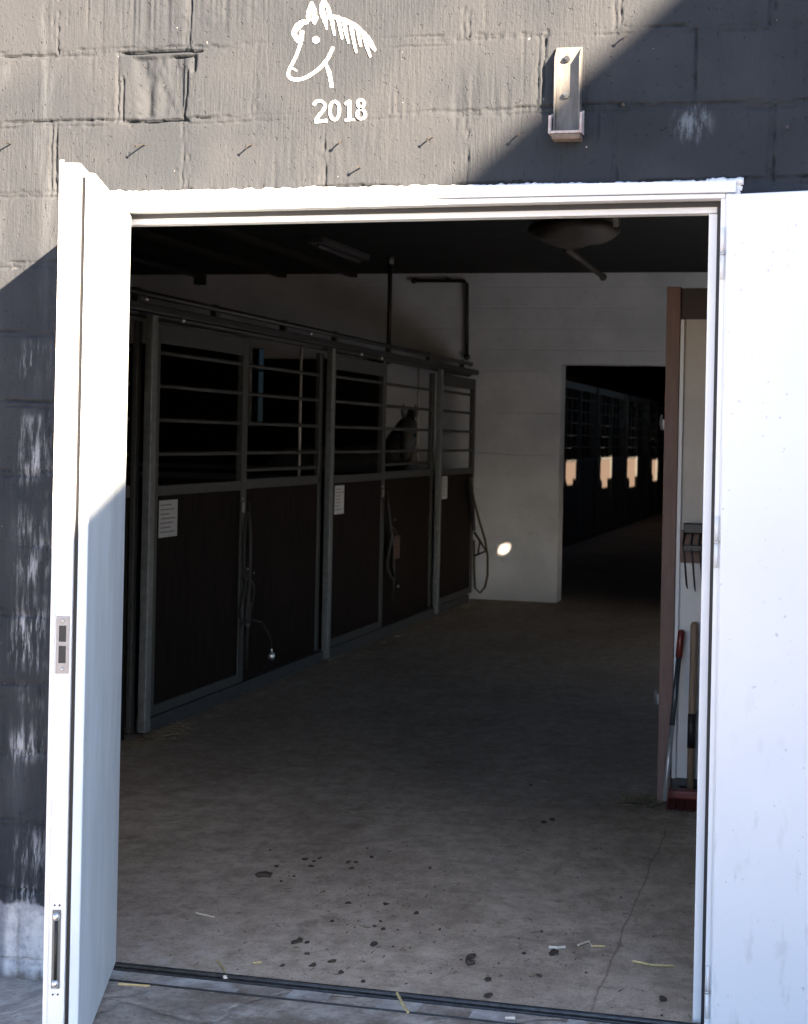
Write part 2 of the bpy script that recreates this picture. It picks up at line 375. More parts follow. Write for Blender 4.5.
for s_ in (slot(-.045,.228,2.921,.0055,.020), slot(.135,.205,2.902,.0045,.016), slot(-.03,.188,2.699,.0055,.020),
           slot(-.46,-.27,2.924,.0045,.011), vslot(.0+2.705,2.855,.180,.005,.018), vslot(2.855,2.905,.202,.009,.018),
           slot(.84,1.02,2.905,.003,.004), slot(1.36,2.1,2.700,.0035,.005), vslot(2.60,2.69,1.475,.004,.006,.02),
           vslot(-.12,.15,-.338,.0035,.010), slot(-.45,-.2,.215,.004,.006)):
    h = np.minimum(h, h*.4 + s_)
# broken face of one block
chip = sst(x, .02+.03*vnoise(x,z,14,10,15)*2+ (z-2.70)*-.18, .05+.03*vnoise(x,z,14,10,15)*2+(z-2.70)*-.18)*(1-sst(x,.165,.178))*sst(z,2.705,2.72)*(1-sst(z,2.895,2.91))
h = h - chip*(.010 + .017*vnoise(x,z,34,7,16) + .006*vnoise(x,z,70,40,17))
V = np.stack([x, -h, z], -1).reshape(-1,3)
idx = np.arange((nx+1)*(nz+1)).reshape(nx+1, nz+1)
q = np.stack([idx[:-1,:-1], idx[1:,:-1], idx[1:,1:], idx[:-1,1:]], -1)
cxm = .5*(gx[:-1]+gx[1:])[:,None]; czm = .5*(gz[:-1]+gz[1:])[None,:]
keep = ~((cxm > -.15) & (cxm < 1.865) & (czm < 2.44))
faces = q[keep]
used = np.unique(faces); remap = -np.ones(len(V), int); remap[used] = np.arange(len(used))
me = bpy.data.meshes.new('facade_wall')
Vl = V[used]; Fl = remap[faces]
# backing masonry round the opening (closed boxes) + plain wall beyond the detailed part
def boxdata(x0,x1,y0,y1,z0,z1):
    v = [(x0,y0,z0),(x1,y0,z0),(x1,y1,z0),(x0,y1,z0),(x0,y0,z1),(x1,y0,z1),(x1,y1,z1),(x0,y1,z1)]
    f = [(0,3,2,1),(4,5,6,7),(0,1,5,4),(1,2,6,5),(2,3,7,6),(3,0,4,7)]
    return v, f
extra = [boxdata(-5.8,-.16,.032,.25,-.3,4.3), boxdata(1.87,4.5,.032,.25,-.3,4.3), boxdata(-.16,1.87,.032,.25,2.445,4.3),
         boxdata(-5.8,X0,.0,.0315,-.3,4.3), boxdata(X1,4.5,.0,.0315,-.3,4.3), boxdata(X0,X1,.0,.0315,Z1,4.3)]
vl = Vl.tolist(); fl = Fl.tolist()
for bv, bf in extra:
    n0 = len(vl); vl += bv; fl += [tuple(a+n0 for a in f) for f in bf]
me.from_pydata(vl, [], fl); me.update()
me.materials.append(M['block'])
nh = len(Fl)
sm = np.zeros(len(me.polygons), bool); sm[:nh] = True
me.polygons.foreach_set('use_smooth', sm)
facade = bpy.data.objects.new('facade_wall', me); COL.objects.link(facade)
tag(facade, 'charcoal painted concrete block wall around the white doorway', 'wall')

# white hand-painted horse head and year, as thick paint strokes on the wall
def wallpt(zx, zy):
    p = ony(270 + zx/6.215, zy/6.215, 0); return p.x, p.z
stroke_n = [0]
def stroke(mb, pts, w, closed=False):
    """ribbon of paint; pts in enlargement pixels, w width(s)"""
    P = [Vector(wallpt(*p)) for p in pts]
    # resample smooth (Catmull-Rom)
    Q = []; ws = w if isinstance(w, list) else [w]*len(P); W = []
    n = len(P)
    for i in range(n if closed else n-1):
        p0 = P[i-1] if (i > 0 or closed) else P[i]; p1 = P[i]; p2 = P[(i+1)%n]; p3 = P[(i+2)%n] if (i+2 < n or closed) else p2
        for t in (0, .2, .4, .6, .8):
            Q.append(.5*((2*p1)+(p2-p0)*t+(2*p0-5*p1+4*p2-p3)*t*t+(3*p1-p0-3*p2+p3)*t**3)); W.append(ws[i]*(1-t)+ws[(i+1)%n]*t)
    if not closed: Q.append(P[-1]); W.append(ws[-1])
    K = .00315/6.215; stroke_n[0] += 1; yb = -.0022 - .00010*stroke_n[0]
    L_, R_ = [], []
    m_ = len(Q)
    for i in range(m_):
        a = Q[i-1] if (i > 0 or closed) else Q[i]; b = Q[(i+1)%m_] if (i < m_-1 or closed) else Q[i]
        d = (b-a).normalized(); nn = Vector((-d.y, d.x)); ww = W[i]*K*.35*(1+.30*noise.noise(Vector((Q[i].x*90, Q[i].y*90, stroke_n[0]))))
        L_.append(Q[i]+nn*ww); R_.append(Q[i]-nn*ww)
    bm = mb.bm
    vf = [(bm.verts.new((a.x,yb,a.y)), bm.verts.new((b.x,yb,b.y)), bm.verts.new((a.x,.004,a.y)), bm.verts.new((b.x,.004,b.y))) for a, b in zip(L_, R_)]
    rngi = range(m_ if closed else m_-1)
    for i in rngi:
        a = vf[i]; b = vf[(i+1)%m_]
        bm.faces.new((a[0],a[1],b[1],b[0])); bm.faces.new((a[0],b[0],b[2],a[2])); bm.faces.new((a[1],a[3],b[3],b[1]))
    if not closed:
        bm.faces.new((vf[0][0],vf[0][2],vf[0][3],vf[0][1])); bm.faces.new((vf[-1][0],vf[-1][1],vf[-1][3],vf[-1][2]))
mb = MB()
stroke(mb, [(238,142),(205,140),(172,168),(150,205),(165,235),(180,262)], [16,44,58,40,48,30])
stroke(mb, [(200,190),(196,240),(184,290),(165,345),(142,392),(122,430),(114,462),(128,486),(165,496),(215,486),(270,455),(322,412),(362,360),(382,318),(394,292)], [30,34,28,24,24,24,26,28,28,28,28,28,30,28,18])
stroke(mb, [(140,424),(168,441)], [16,12])
stroke(mb, [(345,395),(366,445),(378,500),(385,545)], [22,30,32,24])
stroke(mb, [(258,12),(246,60),(240,108),(250,130)], [8,34,40,12])
stroke(mb, [(262,12),(278,70),(276,120),(276,150)], [10,30,48,14])
stroke(mb, [(300,102),(284,128),(276,150)], [8,26,14])
stroke(mb, [(330,0),(322,45),(330,90),(345,135),(354,184)], [10,40,46,36,12])
stroke(mb, [(338,0),(360,45),(372,95),(380,130)], [10,30,36,14])
stroke(mb, [(266,248),(285,249),(305,250)], [34,58,34])
stroke(mb, [(360,105),(410,108),(465,128),(520,155),(575,200),(620,252),(655,312)], [34,34,36,38,36,32,16])
for a in ([(385,110),(392,165),(402,222)], [(425,118),(438,180),(450,244)], [(462,135),(474,205),(490,270)], [(505,155),(518,235),(538,330)],
          [(548,180),(556,240),(566,292)], [(582,210),(600,280),(626,356)], [(612,245),(632,285),(655,318)]):
    stroke(mb, a, [30,26,14])
mb.build('horse_head_drawing', 'mural', facade)
mb = MB()
stroke(mb, [(272,655),(290,632),(322,630),(342,652),(334,684),(308,716),(284,752)], 24)
stroke(mb, [(280,756),(318,756),(356,750)], 26)
stroke(mb, [(403,632),(378,655),(376,715),(402,746),(428,718),(430,655)], 23, closed=True)
stroke(mb, [(468,650),(486,634),(498,626)], 20); stroke(mb, [(494,628),(494,690),(496,744)], 28); stroke(mb, [(468,748),(496,747),(526,744)], 20)
stroke(mb, [(566,620),(545,640),(560,668),(588,694),(592,726),(566,740),(544,722),(550,692),(578,664),(586,638)], 22, closed=True)
mb.build('painted_year', 'mural', facade)

# ------------------------------------------------------------------ door frame
fr = empty('door_frame', (.9,0,0), 'white steel door frame around the open stable doorway', 'door frame')
def bar_z(x0,x1,y0,y1,zl0,zl1,zr0,zr1,mb):
    mb.hexa([(x0,y0,zl0),(x1,y0,zr0),(x1,y1,zr0),(x0,y1,zl0)], [(x0,y0,zl1),(x1,y0,zr1),(x1,y1,zr1),(x0,y1,zl1)])
mb = MB(); bar_z(-.17,1.886,-.026,.040,2.432,2.472,2.440,2.474,mb); bar_z(-.17,1.856,-.018,.040,2.408,2.430,2.424,2.438,mb)
mb.build('frame_head', 'white', fr, bevel=.003)
mb = MB(); bar_z(-.15,1.828,.055,.110,2.377,2.40,2.391,2.414,mb); mb.build('head_stop', 'white', fr, bevel=.002)
mb = MB(); bar_z(-.15,1.85,.041,.0545,2.395,2.44,2.409,2.44,mb); mb.build('seal', 'rubber', fr)
mb = MB()
mb.box(1.858,1.886,-.026,.040,0,2.436); mb.box(1.8425,1.8575,-.012,.040,0,2.424)
mb.build('jamb', 'white', fr, bevel=.002)
mb = MB(); mb.box(1.804,1.8305,.055,.110,0,2.389); mb.build('jamb_stop', 'white', fr, bevel=.002)
mb = MB(); mb.box(1.829,1.850,.041,.0545,0,2.408); mb.build('seal', 'rubber', fr)
mb = MB()
mb.box(-.17,-.085,-.026,.040,0,2.43); mb.build('jamb', 'white', fr, bevel=.002)
mb = MB(); mb.box(-.15,-.100,.055,.110,0,2.376); mb.build('jamb_stop', 'white', fr, bevel=.002)
# ragged caulk along the head
mb = MB(); n = 420
vs = []
for i in range(n+1):
    xx = -.078 + (1.905+.078)*i/n
    e = .006 + .006*noise.noise(Vector((xx*9,0,1))) + .006*noise.noise(Vector((xx*34,2,1))) + .004*noise.noise(Vector((xx*90,5,1)))
    if xx > 1.80: e += .006 + .004*noise.noise(Vector((xx*60,4,1)))
    zb = 2.470
    vs.append([mb.bm.verts.new(p) for p in ((xx,-.012,zb-.006),(xx,-.016+.004*noise.noise(Vector((xx*30,7,1))),zb+e*.5),(xx,.004,zb+e+.004),(xx,.02,zb-.006))])
for a, b in zip(vs, vs[1:]):
    for k_ in range(4): mb.bm.faces.new((a[k_],b[k_],b[(k_+1)%4],a[(k_+1)%4]))
mb.bm.faces.new(vs[0]); mb.bm.faces.new(vs[-1][::-1])
# lump down the right corner
for i in range(9):
    mb.ball((1.893+random.uniform(-.004,.004), -.003, 2.40+.009*i), .010, (.8+random.random()*.5,.6,1.2), 1)
mb.build('caulk_bead', 'caulk', fr, smooth=True)
# crumbling filler at the left jamb foot
mb = MB(); vs = []; n = 60
for i in range(n+1):
    zz_ = .004 + .30*i/n
    e = .006 + .010*noise.noise(Vector((zz_*14,1,3))) + .006*noise.noise(Vector((zz_*50,2,3))); e = max(.001, e)*min(1, (n-i)/6)
    vs.append([mb.bm.verts.new(p) for p in ((-.10,.0,zz_),(-.086,-.020,zz_),(-.084+e*.6,.02,zz_),(-.086+e,.052,zz_),(-.10,.0545,zz_))])
for a, b in zip(vs, vs[1:]):
    for k_ in range(5): mb.bm.faces.new((a[k_],b[k_],b[(k_+1)%5],a[(k_+1)%5]))
mb.bm.faces.new(vs[0]); mb.bm.faces.new(vs[-1][::-1])
mb.build('crumbling_filler', 'caulk', fr, smooth=True)

# ------------------------------------------------------------------ left door leaf (opened outwards)
u = Vector((.303,-.953)); nI = Vector((.953,.303)); P0 = Vector((.008,-.012))
lf = empty('door_leaf', (.008,-.012,0), 'white door leaf swung out on the left, seen edge-on with its lock plate', 'door', 'leaves of the white double door')
WL = .872
mb = MB(); mb.obox(P0,u,nI, .02,WL,-.094,-.038,.018,2.424); mb.build('outer_panel', 'white', lf, bevel=.004)
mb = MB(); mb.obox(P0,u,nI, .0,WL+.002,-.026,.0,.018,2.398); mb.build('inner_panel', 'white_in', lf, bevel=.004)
mb = MB(); mb.obox(P0,u,nI, .03,WL-.020,-.0377,-.0263,.02,2.39); mb.build('seal', 'rubber', lf)
# lip along the outer arris
mb = MB(); mb.obox(P0,u,nI, WL+.0005,WL+.004,-.094,-.082,.018,2.43); mb.build('edge_lip', 'white', lf, bevel=.001)
# lock plate on the free edge
lp = MB(); lp.obox(P0,u,nI, WL+.0005,WL+.003,-.0785,-.0435,1.062,1.215); lpo = lp.build('lock_plate', 'lock', lf, bevel=.001)
for za_,zb_ in ((1.147,1.190),(1.090,1.136)):
    mb = MB(); mb.obox(P0,u,nI, WL+.0032,WL+.0038,-.071,-.052,za_,zb_); mb.build('slot', 'rubber', lpo)
for zz_ in (1.203,1.074):
    p = P0+u*(WL+.0035)-nI*.061; mb = MB(); mb.ball((p.x,p.y,zz_), .0045, (1,1,1), 2); mb.build('screw', 'steel', lpo, smooth=True)
# flush bolt low on the edge
bo = MB(); bo.obox(P0,u,nI, WL+.0005,WL+.002,-.073,-.0505,.222,.432); boo = bo.build('bolt_channel', 'galv', lf)
mb = MB(); a = P0+u*(WL+.006)-nI*.062; mb.tube([(a.x,a.y,.235),(a.x,a.y,.42)], .0045); mb.build('bolt_rod', 'iron', boo, smooth=True)
for zz_ in (.415,.236):
    mb = MB(); mb.ball((a.x,a.y,zz_), .0095, (1,1,1.3)); mb.build('bolt_guide', 'steel', boo, smooth=True)
for zz_ in (.444,.206):
    for dd in (-.068,-.055):
        p = P0+u*(WL+.0012)+nI*dd; mb = MB(); mb.ball((p.x,p.y,zz_), .0030, (1,1,1), 1); mb.build('fixing_hole', 'rubber', boo)

# ------------------------------------------------------------------ right door leaf (folded back)
th = R(12); ur = Vector((math.cos(th), -math.sin(th))); nr = Vector((-math.sin(th), -math.cos(th))); Q0 = Vector((1.862,-.036))
rf = empty('door_leaf', (1.862,-.036,0), 'plain white door leaf folded back against the wall on the right', 'door', 'leaves of the white double door')
mb = MB(); mb.obox(Q0,ur,nr, .0,.885,-.030,.0,.018,2.432); mb.build('inner_panel', 'flecked', rf, bevel=.003)
mb = MB(); mb.obox(Q0,ur,nr, .03,.90,-.09,-.0345,.018,2.438); mb.build('outer_panel', 'white', rf, bevel=.003)
for zc in (2.262,1.425,.12):
    mb = MB(); mb.tube([(1.851,-.030,zc-.075),(1.851,-.030,zc-.003)], .0055, 10); mb.tube([(1.851,-.030,zc+.003),(1.851,-.030,zc+.075)], .0055, 10)
    hg = mb.build('hinge', 'white', rf, smooth=True)
    mb = MB(); mb.tube([(1.851,-.030,zc-.0028),(1.851,-.030,zc+.0028)], .0085, 10); mb.build('hinge_washer', 'steel', hg, smooth=True)

# ------------------------------------------------------------------ bracket, nails
br = empty('steel_bracket', (1.39,0,2.62), 'galvanised U-shaped steel bracket bolted to the wall above the doorway', 'bracket')
mb = MB()
bx0, bx1, bz0, bz1 = 1.353, 1.431, 2.625, 2.882
mb.box(bx0,bx1,-.010,-.004,bz0,bz1)
for xx in (bx0, bx1-.005):
    mb.hexa([(xx,-.0095,bz1-.002),(xx+.005,-.0095,bz1-.002),(xx+.005,-.0095,bz0),(xx,-.0095,bz0)], [(xx,-.013,bz1-.004),(xx+.005,-.013,bz1-.004),(xx+.005,-.042,bz0),(xx,-.042,bz0)]) if False else None
    pts = [(-.0101,bz1-.003),(-.040,bz1-.036),(-.040,bz0),(-.0101,bz0)]
    mb.hexa([(xx,p[0],p[1]) for p in pts], [(xx+.005,p[0],p[1]) for p in pts])
mb.build('channel', 'galv_l', br, bevel=.001)
mb = MB()
for xx in (1.342, 1.434):
    zt = 2.672 if xx < 1.4 else 2.680
    pts = [(-.012,zt+.012),(-.030,zt-.006),(-.055,zt),(-.060,2.618),(-.012,2.618)]
    mb.hexa([(xx,p[0],p[1]) for p in pts], [(xx+.007,p[0],p[1]) for p in pts])
mb.box(1.3495,1.4335,-.058,-.012,2.618,2.626)
mb.build('cup', 'peel', br, bevel=.001)
mb = MB(); mb.box(1.352,1.437,-.060,-.004,2.600,2.6172); mb.build('wooden_pad', 'wood_block', br, bevel=.004)
for zc in (2.846,2.738):
    mb = MB(); mb.tube([(1.386,-.0102,zc),(1.386,-.020,zc)], .010, 6); mb.tube([(1.386,-.0201,zc),(1.386,-.026,zc)], .005, 8); mb.build('bolt', 'darksteel' if zc > 2.8 else 'galv', br)

nail_labels = [
 ((11,144),'nail at the far left edge of the wall, level with the row of nails', .045,-.012),
 ((146,144),'bent nail just above the top of the left door leaf', .045,-.012),
 ((253,144),'nail below and left of the painted year 2018', .045,-.012),
 ((341,141),'nail directly under the painted year 2018', .045,-.012),
 ((360,168),'low bent nail just above the door frame, below the painted year', .040,-.004),
 ((434,136),'nail halfway between the painted year and the steel bracket', .042,-.010),
 ((521,132),'nail just left of the steel bracket at the shadow edge', .045,-.012),
 ((626,36),'stubby nail up and right of the steel bracket', .038,-.006),
 ((623,104),'short screw end right of the steel bracket in the shade', .030,-.003),
 ((788,128),'nail in the shaded wall above the right door leaf', .038,-.012)]
for (pp, lb, ln, dr) in nail_labels:
    p = ony(pp[0], pp[1], 0); mb = MB()
    dx = random.uniform(-.014,.010); ln *= random.uniform(.7,1.15); dr += random.uniform(-.010,.012)
    mb.tube([(p.x,.012,p.z),(p.x+dx*.5,-ln*.5,p.z+dr*.4),(p.x+dx,-ln,p.z+dr)], .0024, 7)
    mb.tube([(p.x+dx,-ln,p.z+dr),(p.x+dx*1.05,-ln-.002,p.z+dr*1.05)], .0052, 8)
    o = mb.build('nail', 'nail', loc=(p.x,0,p.z)); tag(o, lb, 'nail', 'nails in the block wall')

# ------------------------------------------------------------------ yard, threshold, floor, ceilings
def sheet(name, x0,x1,y0,y1, nx_, ny_, zf, m):
    mb = MB(); vv = [[mb.bm.verts.new((x0+(x1-x0)*i/nx_, y0+(y1-y0)*j/ny_, zf(x0+(x1-x0)*i/nx_, y0+(y1-y0)*j/ny_))) for j in range(ny_+1)] for i in range(nx_+1)]
    for i in range(nx_):
        for j in range(ny_): mb.bm.faces.new((vv[i][j],vv[i+1][j],vv[i+1][j+1],vv[i][j+1]))
    return mb.build(name, m, smooth=True)
def s1(v,a,b):
    t = min(1,max(0,(v-a)/(b-a))); return t*t*(3-2*t)
def yz(x_, y_):
    return -.004 - .068*s1(-x_, -.05, .30) - .02*s1(-y_, .3, 2.5) + .004*noise.noise(Vector((x_*3,y_*3,0)))*(1 if abs(x_) < 4 else 0)*min(1,max(0,(-y_-.13)*8))
mb = MB()
xs = [-600,-80,-12] + [-3+.06*i for i in range(101)] + [9,80,600]; ys = [-600,-80,-12] + [-4+.06*i for i in range(68)] + [.04]
vv = [[mb.bm.verts.new((a_, b_, yz(a_, b_))) for b_ in ys] for a_ in xs]
for i in range(len(xs)-1):
    for j in range(len(ys)-1): mb.bm.faces.new((vv[i][j],vv[i+1][j],vv[i+1][j+1],vv[i][j+1]))
tag(mb.build('yard_ground', 'yard', smooth=True), kind='structure')
o = sheet('field_ground', -600,600,.04,600, 2,2, lambda a,b: -.35, 'yard'); tag(o, kind='structure')
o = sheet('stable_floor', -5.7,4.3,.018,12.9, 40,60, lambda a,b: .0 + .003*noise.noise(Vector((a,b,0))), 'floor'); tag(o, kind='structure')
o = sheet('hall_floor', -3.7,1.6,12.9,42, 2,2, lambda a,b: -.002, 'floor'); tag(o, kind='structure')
o = sheet('bounce_floor', 1.45,4.3,3.4,12.56, 4,6, lambda a,b: .006, 'pale_bounce'); tag(o, kind='structure')  # unseen pale floor, added to bounce sunlight onto the back wall
thr = empty('threshold', (.9,-.05,0), 'dark steel threshold rail across the foot of the doorway', 'threshold')
mb = MB(); mb.box(-.03,1.86,-.020,.017,-.05,.004); mb.tube([(-.03,.004,.006),(1.86,.004,.006)], .010, 8); mb.build('rail', 'darksteel', thr, bevel=.003)
mb = MB()
nseg = 60
for i in range(nseg):
    a = -.03+1.89*i/nseg; b = -.03+1.89*(i+1)/nseg
    mb.box(a, b+.0001 if i < nseg-1 else b, -.112,-.0203,-.05,-.004+.0022*noise.noise(Vector((a*7,1,2))))
mb.build('sill_strip', 'sill', thr)
mb = MB(); mb.box(-.03,1.86,-.1195,-.1123,-.05,.0005); mb.build('edge_angle', 'darksteel', thr, bevel=.002)

# building shell
mb = MB()
def hole_wall(mb, X, x2, y0,y1,z0,z1, holes):
    """wall slab X..x2 with rectangular openings [(ya,yb,za,zb)] (grid decomposition)"""
    ysr = sorted({y0,y1,*[v for h_ in holes for v in h_[:2]]}); zsr = sorted({z0,z1,*[v for h_ in holes for v in h_[2:]]})
    for a,b in zip(ysr, ysr[1:]):
        for c_,d in zip(zsr, zsr[1:]):
            ym, zm = (a+b)/2, (c_+d)/2
            if any(h_[0] < ym < h_[1] and h_[2] < zm < h_[3] for h_ in holes): continue
            mb.box(X,x2,a,b,c_,d)
hole_wall(mb, 4.3, 4.33, .25,12.58, -.05,3.47, [(4.4,6.3,.25,1.45),(6.6,8.4,.25,1.45),(7.12,7.205,3.292,3.372)])  # unseen hatches and small hole, added to let sun into the interior
o = mb.build('side_wall', 'panel'); tag(o, 'unseen boarded side wall on the far right, its hatches added to let sunlight in', 'wall')
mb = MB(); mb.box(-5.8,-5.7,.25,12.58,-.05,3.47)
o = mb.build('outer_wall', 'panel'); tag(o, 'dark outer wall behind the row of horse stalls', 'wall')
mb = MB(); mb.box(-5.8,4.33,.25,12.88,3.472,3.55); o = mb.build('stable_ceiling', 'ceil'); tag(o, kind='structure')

# back wall with the passage opening and a stall window
def hole_wall_y(mb, y0,y2, x0,x1,z0,z1, holes):
    xsr = sorted({x0,x1,*[v for h_ in holes for v in h_[:2]]}); zsr = sorted({z0,z1,*[v for h_ in holes for v in h_[2:]]})
    for a,b in zip(xsr, xsr[1:]):
        for c_,d in zip(zsr, zsr[1:]):
            xm, zm = (a+b)/2, (c_+d)/2
            if any(h_[0] < xm < h_[1] and h_[2] < zm < h_[3] for h_ in holes): continue
            mb.box(a,b,y0,y2,c_,d)
mb = MB(); hole_wall_y(mb, 12.58,12.88, -5.8,4.33,-.05,3.4715, [(-.70,1.15,-.05,2.51),(-4.14,-3.98,1.82,2.66)])
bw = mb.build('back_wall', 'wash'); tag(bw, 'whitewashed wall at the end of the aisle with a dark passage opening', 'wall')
bmesh_fix = bmesh.new(); bmesh_fix.from_mesh(bw.data); bmesh.ops.remove_doubles(bmesh_fix, verts=bmesh_fix.verts, dist=1e-5)
bmesh_fix.to_mesh(bw.data); bmesh_fix.free()
mb = MB(); mb.box(-3.97,-2.62,12.55,12.579,.0,2.54); mb.build('dark_boarding', 'panel', bw)
mb = MB(); mb.box(-5.7,-4.145,12.55,12.579,1.8005,2.7); mb.build('dark_boarding', 'panel', bw)
mb = MB(); mb.box(-5.7,-3.975,12.55,12.579,.0,1.80); mb.build('dark_boarding', 'panel', bw)
wn = empty('stall_window', (-4.06,12.7,1.82), 'narrow blue-lit window glimpsed through the stall bars', 'window')
mb = MB(); mb.box(-4.14,-3.98,12.70,12.706,1.82,2.66); mb.build('pane', 'pane', wn)
mb = MB(); mb.box(-4.14,-4.13,12.66,12.699,1.82,2.66); mb.box(-4.129,-3.98,12.66,12.699,2.12,2.15); mb.box(-4.129,-3.98,12.66,12.699,2.40,2.42); mb.build('frame', 'timber_d', wn)

# far hall
mb = MB(); hole_wall(mb, 1.6,1.75, 12.88,42,-.05,3.7, [(17.95,19.1,2.93,3.30),(18.1,18.8,2.84,2.93),(21.85,23.3,2.86,3.34),(22.1,22.9,2.70,2.86),(25.7,27.5,2.82,3.30),(26.1,27.1,2.62,2.82),(30.2,31.5,2.84,3.22),(30.4,31.2,2.66,2.84)])
o = mb.build('hall_side_wall', 'panel'); tag(o, 'side wall with high window openings in the far stable hall', 'wall')
mb = MB(); mb.box(-3.72,1.6,42,42.2,-.05,3.7); o = mb.build('hall_end_wall', 'panel'); tag(o, 'dark end wall of the far stable hall', 'wall')
mb = MB(); mb.box(-3.72,-3.6,12.9,42,-.05,3.7); o = mb.build('hall_outer_wall', 'panel'); tag(o, 'dark outer wall behind the far row of stalls', 'wall')
mb = MB(); mb.box(-3.75,1.75,12.9,42.2,3.702,3.78); o = mb.build('hall_ceiling', 'ceil'); tag(o, kind='structure')

# ceiling joists
for i, xx in enumerate((-3.75,-2.95)):
    mb = MB(); mb.box(xx-.04,xx+.04,.3,12.5,3.425,3.4715)
    o = mb.build('ceiling_joist', 'timber_d', loc=(xx,6.4,3.47)); tag(o, 'dark joist running along the ceiling ' + ('at the far left above the stalls','just left of the strip lamp','right of the strip lamp towards the fan','directly above the ceiling fan','at the right beside the timber partition')[i], 'joist', 'dark joists under the stable ceiling')
# ------------------------------------------------------------------ stall fronts
XF = -1.55
GRP = 'horse stall fronts along the aisle'
def stall_front(y0, yd0, yd1, y1, label, end=False):
    """post at y0, sliding door yd0..yd1, fixed panel yd1..y1"""
    r = empty('horse_stall', (XF, y0, 0), label, 'horse stall', GRP)
    mb = MB(); mb.box(XF-.030,XF+.018,y0-.11,y0-.035,.02,2.37); mb.build('post', 'galv', r, bevel=.006)
    mb = MB(); mb.box(XF-.085,XF-.055,y0-.15,y0-.09,.02,2.33); mb.build('guide_rail', 'galv_d', r, bevel=.004)
    mb = MB(); mb.box(XF-.09,XF-.002,y0,(yd1 if end else y1)-.14,.0,.085); mb.build('kick_rail', 'galv_d', r, bevel=.004)
    # door
    mb = MB()
    mb.box(XF-.045,XF-.005,yd0,yd0+.06,.09,2.33); mb.box(XF-.045,XF-.005,yd1-.10,yd1,.09,2.33)
    mb.box(XF-.0445,XF-.0055,yd0+.0605,yd1-.1005,2.22,2.33); mb.box(XF-.0445,XF-.0055,yd0+.0605,yd1-.1005,1.345,1.405); mb.box(XF-.0445,XF-.0055,yd0+.0605,yd1-.1005,.09,.15)
    d = mb.build('sliding_door', 'galv_d', r, bevel=.004)
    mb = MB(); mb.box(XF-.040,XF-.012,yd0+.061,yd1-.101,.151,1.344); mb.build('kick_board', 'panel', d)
    for zz_ in (2.165,1.975,1.78,1.585):
        mb = MB(); mb.tube([(XF-.025,yd0+.05,zz_),(XF-.025,yd1-.05,zz_)], .013); mb.build('bar', 'galv_d', d, smooth=True)
    mb = MB(); yl = yd1-.07; mb.box(XF+.0,XF+.014,yl-.03,yl-.005,1.20,1.265); mb.build('latch', 'lock', d, bevel=.002)
    mb = MB(); mb.ball((XF+.010,yl-.05,1.29), .012); mb.build('latch_knob', 'lock', d, smooth=True)
    if not end:
        mb = MB()
        mb.box(XF-.085,XF-.050,yd1+.0,y1-.14,1.345,1.41); mb.box(XF-.085,XF-.05,y1-.20,y1-.145,.09,2.33); mb.box(XF-.085,XF-.05,yd1+.01,yd1+.05,.09,2.33)
        p = mb.build('fixed_panel', 'galv_d', r, bevel=.004)
        mb = MB(); mb.box(XF-.080,XF-.055,yd1+.051,y1-.201,.086,1.344); mb.build('kick_board', 'panel', p)
        for zz_ in (2.165,1.975,1.78,1.585,1.47):
            mb = MB(); mb.tube([(XF-.068,yd1+.05,zz_),(XF-.068,y1-.2,zz_)], .013); mb.build('bar', 'galv_d', p, smooth=True)
        mb = MB(); mb.tube([(XF-.13,y1-.42,1.3),(XF-.13,y1-.42,2.42)], .011, 8); mb.build('upright_tube', 'lampgrey2', p, smooth=True)
    return r
stall_front(3.90, 3.90, 5.42, 7.30, 'nearest horse stall front, its left post beside the doorway')
stall_front(7.30, 7.30, 8.82, 10.83, 'middle horse stall front in the row along the aisle')
stall_front(10.83, 10.83, 12.35, 12.5, 'farthest horse stall front, next to the white end wall', end=True)
# end of the previous bay, just behind the left jamb
r = empty('horse_stall', (XF, 1.2, 0), 'part of a stall front left of the first post, cut off by the door leaf', 'horse stall', GRP)
mb = MB(); mb.box(XF-.08,XF-.05,.4,3.66,.0,1.344); mb.build('kick_board', 'panel', r)
mb = MB(); mb.box(XF-.085,XF-.045,.4,3.66,1.345,1.41); mb.build('mid_rail', 'galv_d', r)
for zz_ in (2.165,1.975,1.78,1.585):
    mb = MB(); mb.tube([(XF-.068,.4,zz_),(XF-.068,3.66,zz_)], .013); mb.build('bar', 'galv_d', r, smooth=True)
# track beam and tubes above
tk = empty('door_track', (XF, 6.2, 2.35), 'long sliding door track with pipes above the stall doors', 'door track')
mb = MB(); mb.box(XF-.03,XF+.035,.4,12.30,2.375,2.425); mb.build('track_beam', 'iron', tk, bevel=.008)
mb = MB(); mb.tube([(XF-.09,.4,2.40),(XF-.09,12.34,2.40)], .045, 12); mb.build('round_beam', 'galv_d', tk, smooth=True)
mb = MB(); mb.tube([(XF+.02,.4,2.475),(XF+.02,12.0,2.475),(XF-.03,12.15,2.475)], .019, 10); mb.build('upper_pipe', 'iron', tk, smooth=True)
for yy_ in (3.57,4.75,6.05,7.25,8.8,10.2,11.6):
    mb = MB(); mb.box(XF-.01,XF+.03,yy_-.03,yy_+.03,2.4255,2.50); mb.build('pipe_clip', 'iron', tk, bevel=.004)
for yy_ in (3.62,6.55,8.45,4.15,7.85):
    mb = MB(); mb.ball((XF+.045,yy_,2.44 if yy_ in (3.62,6.55) else 2.36), .014); mb.build('bright_bolt', 'steel', tk, smooth=True)
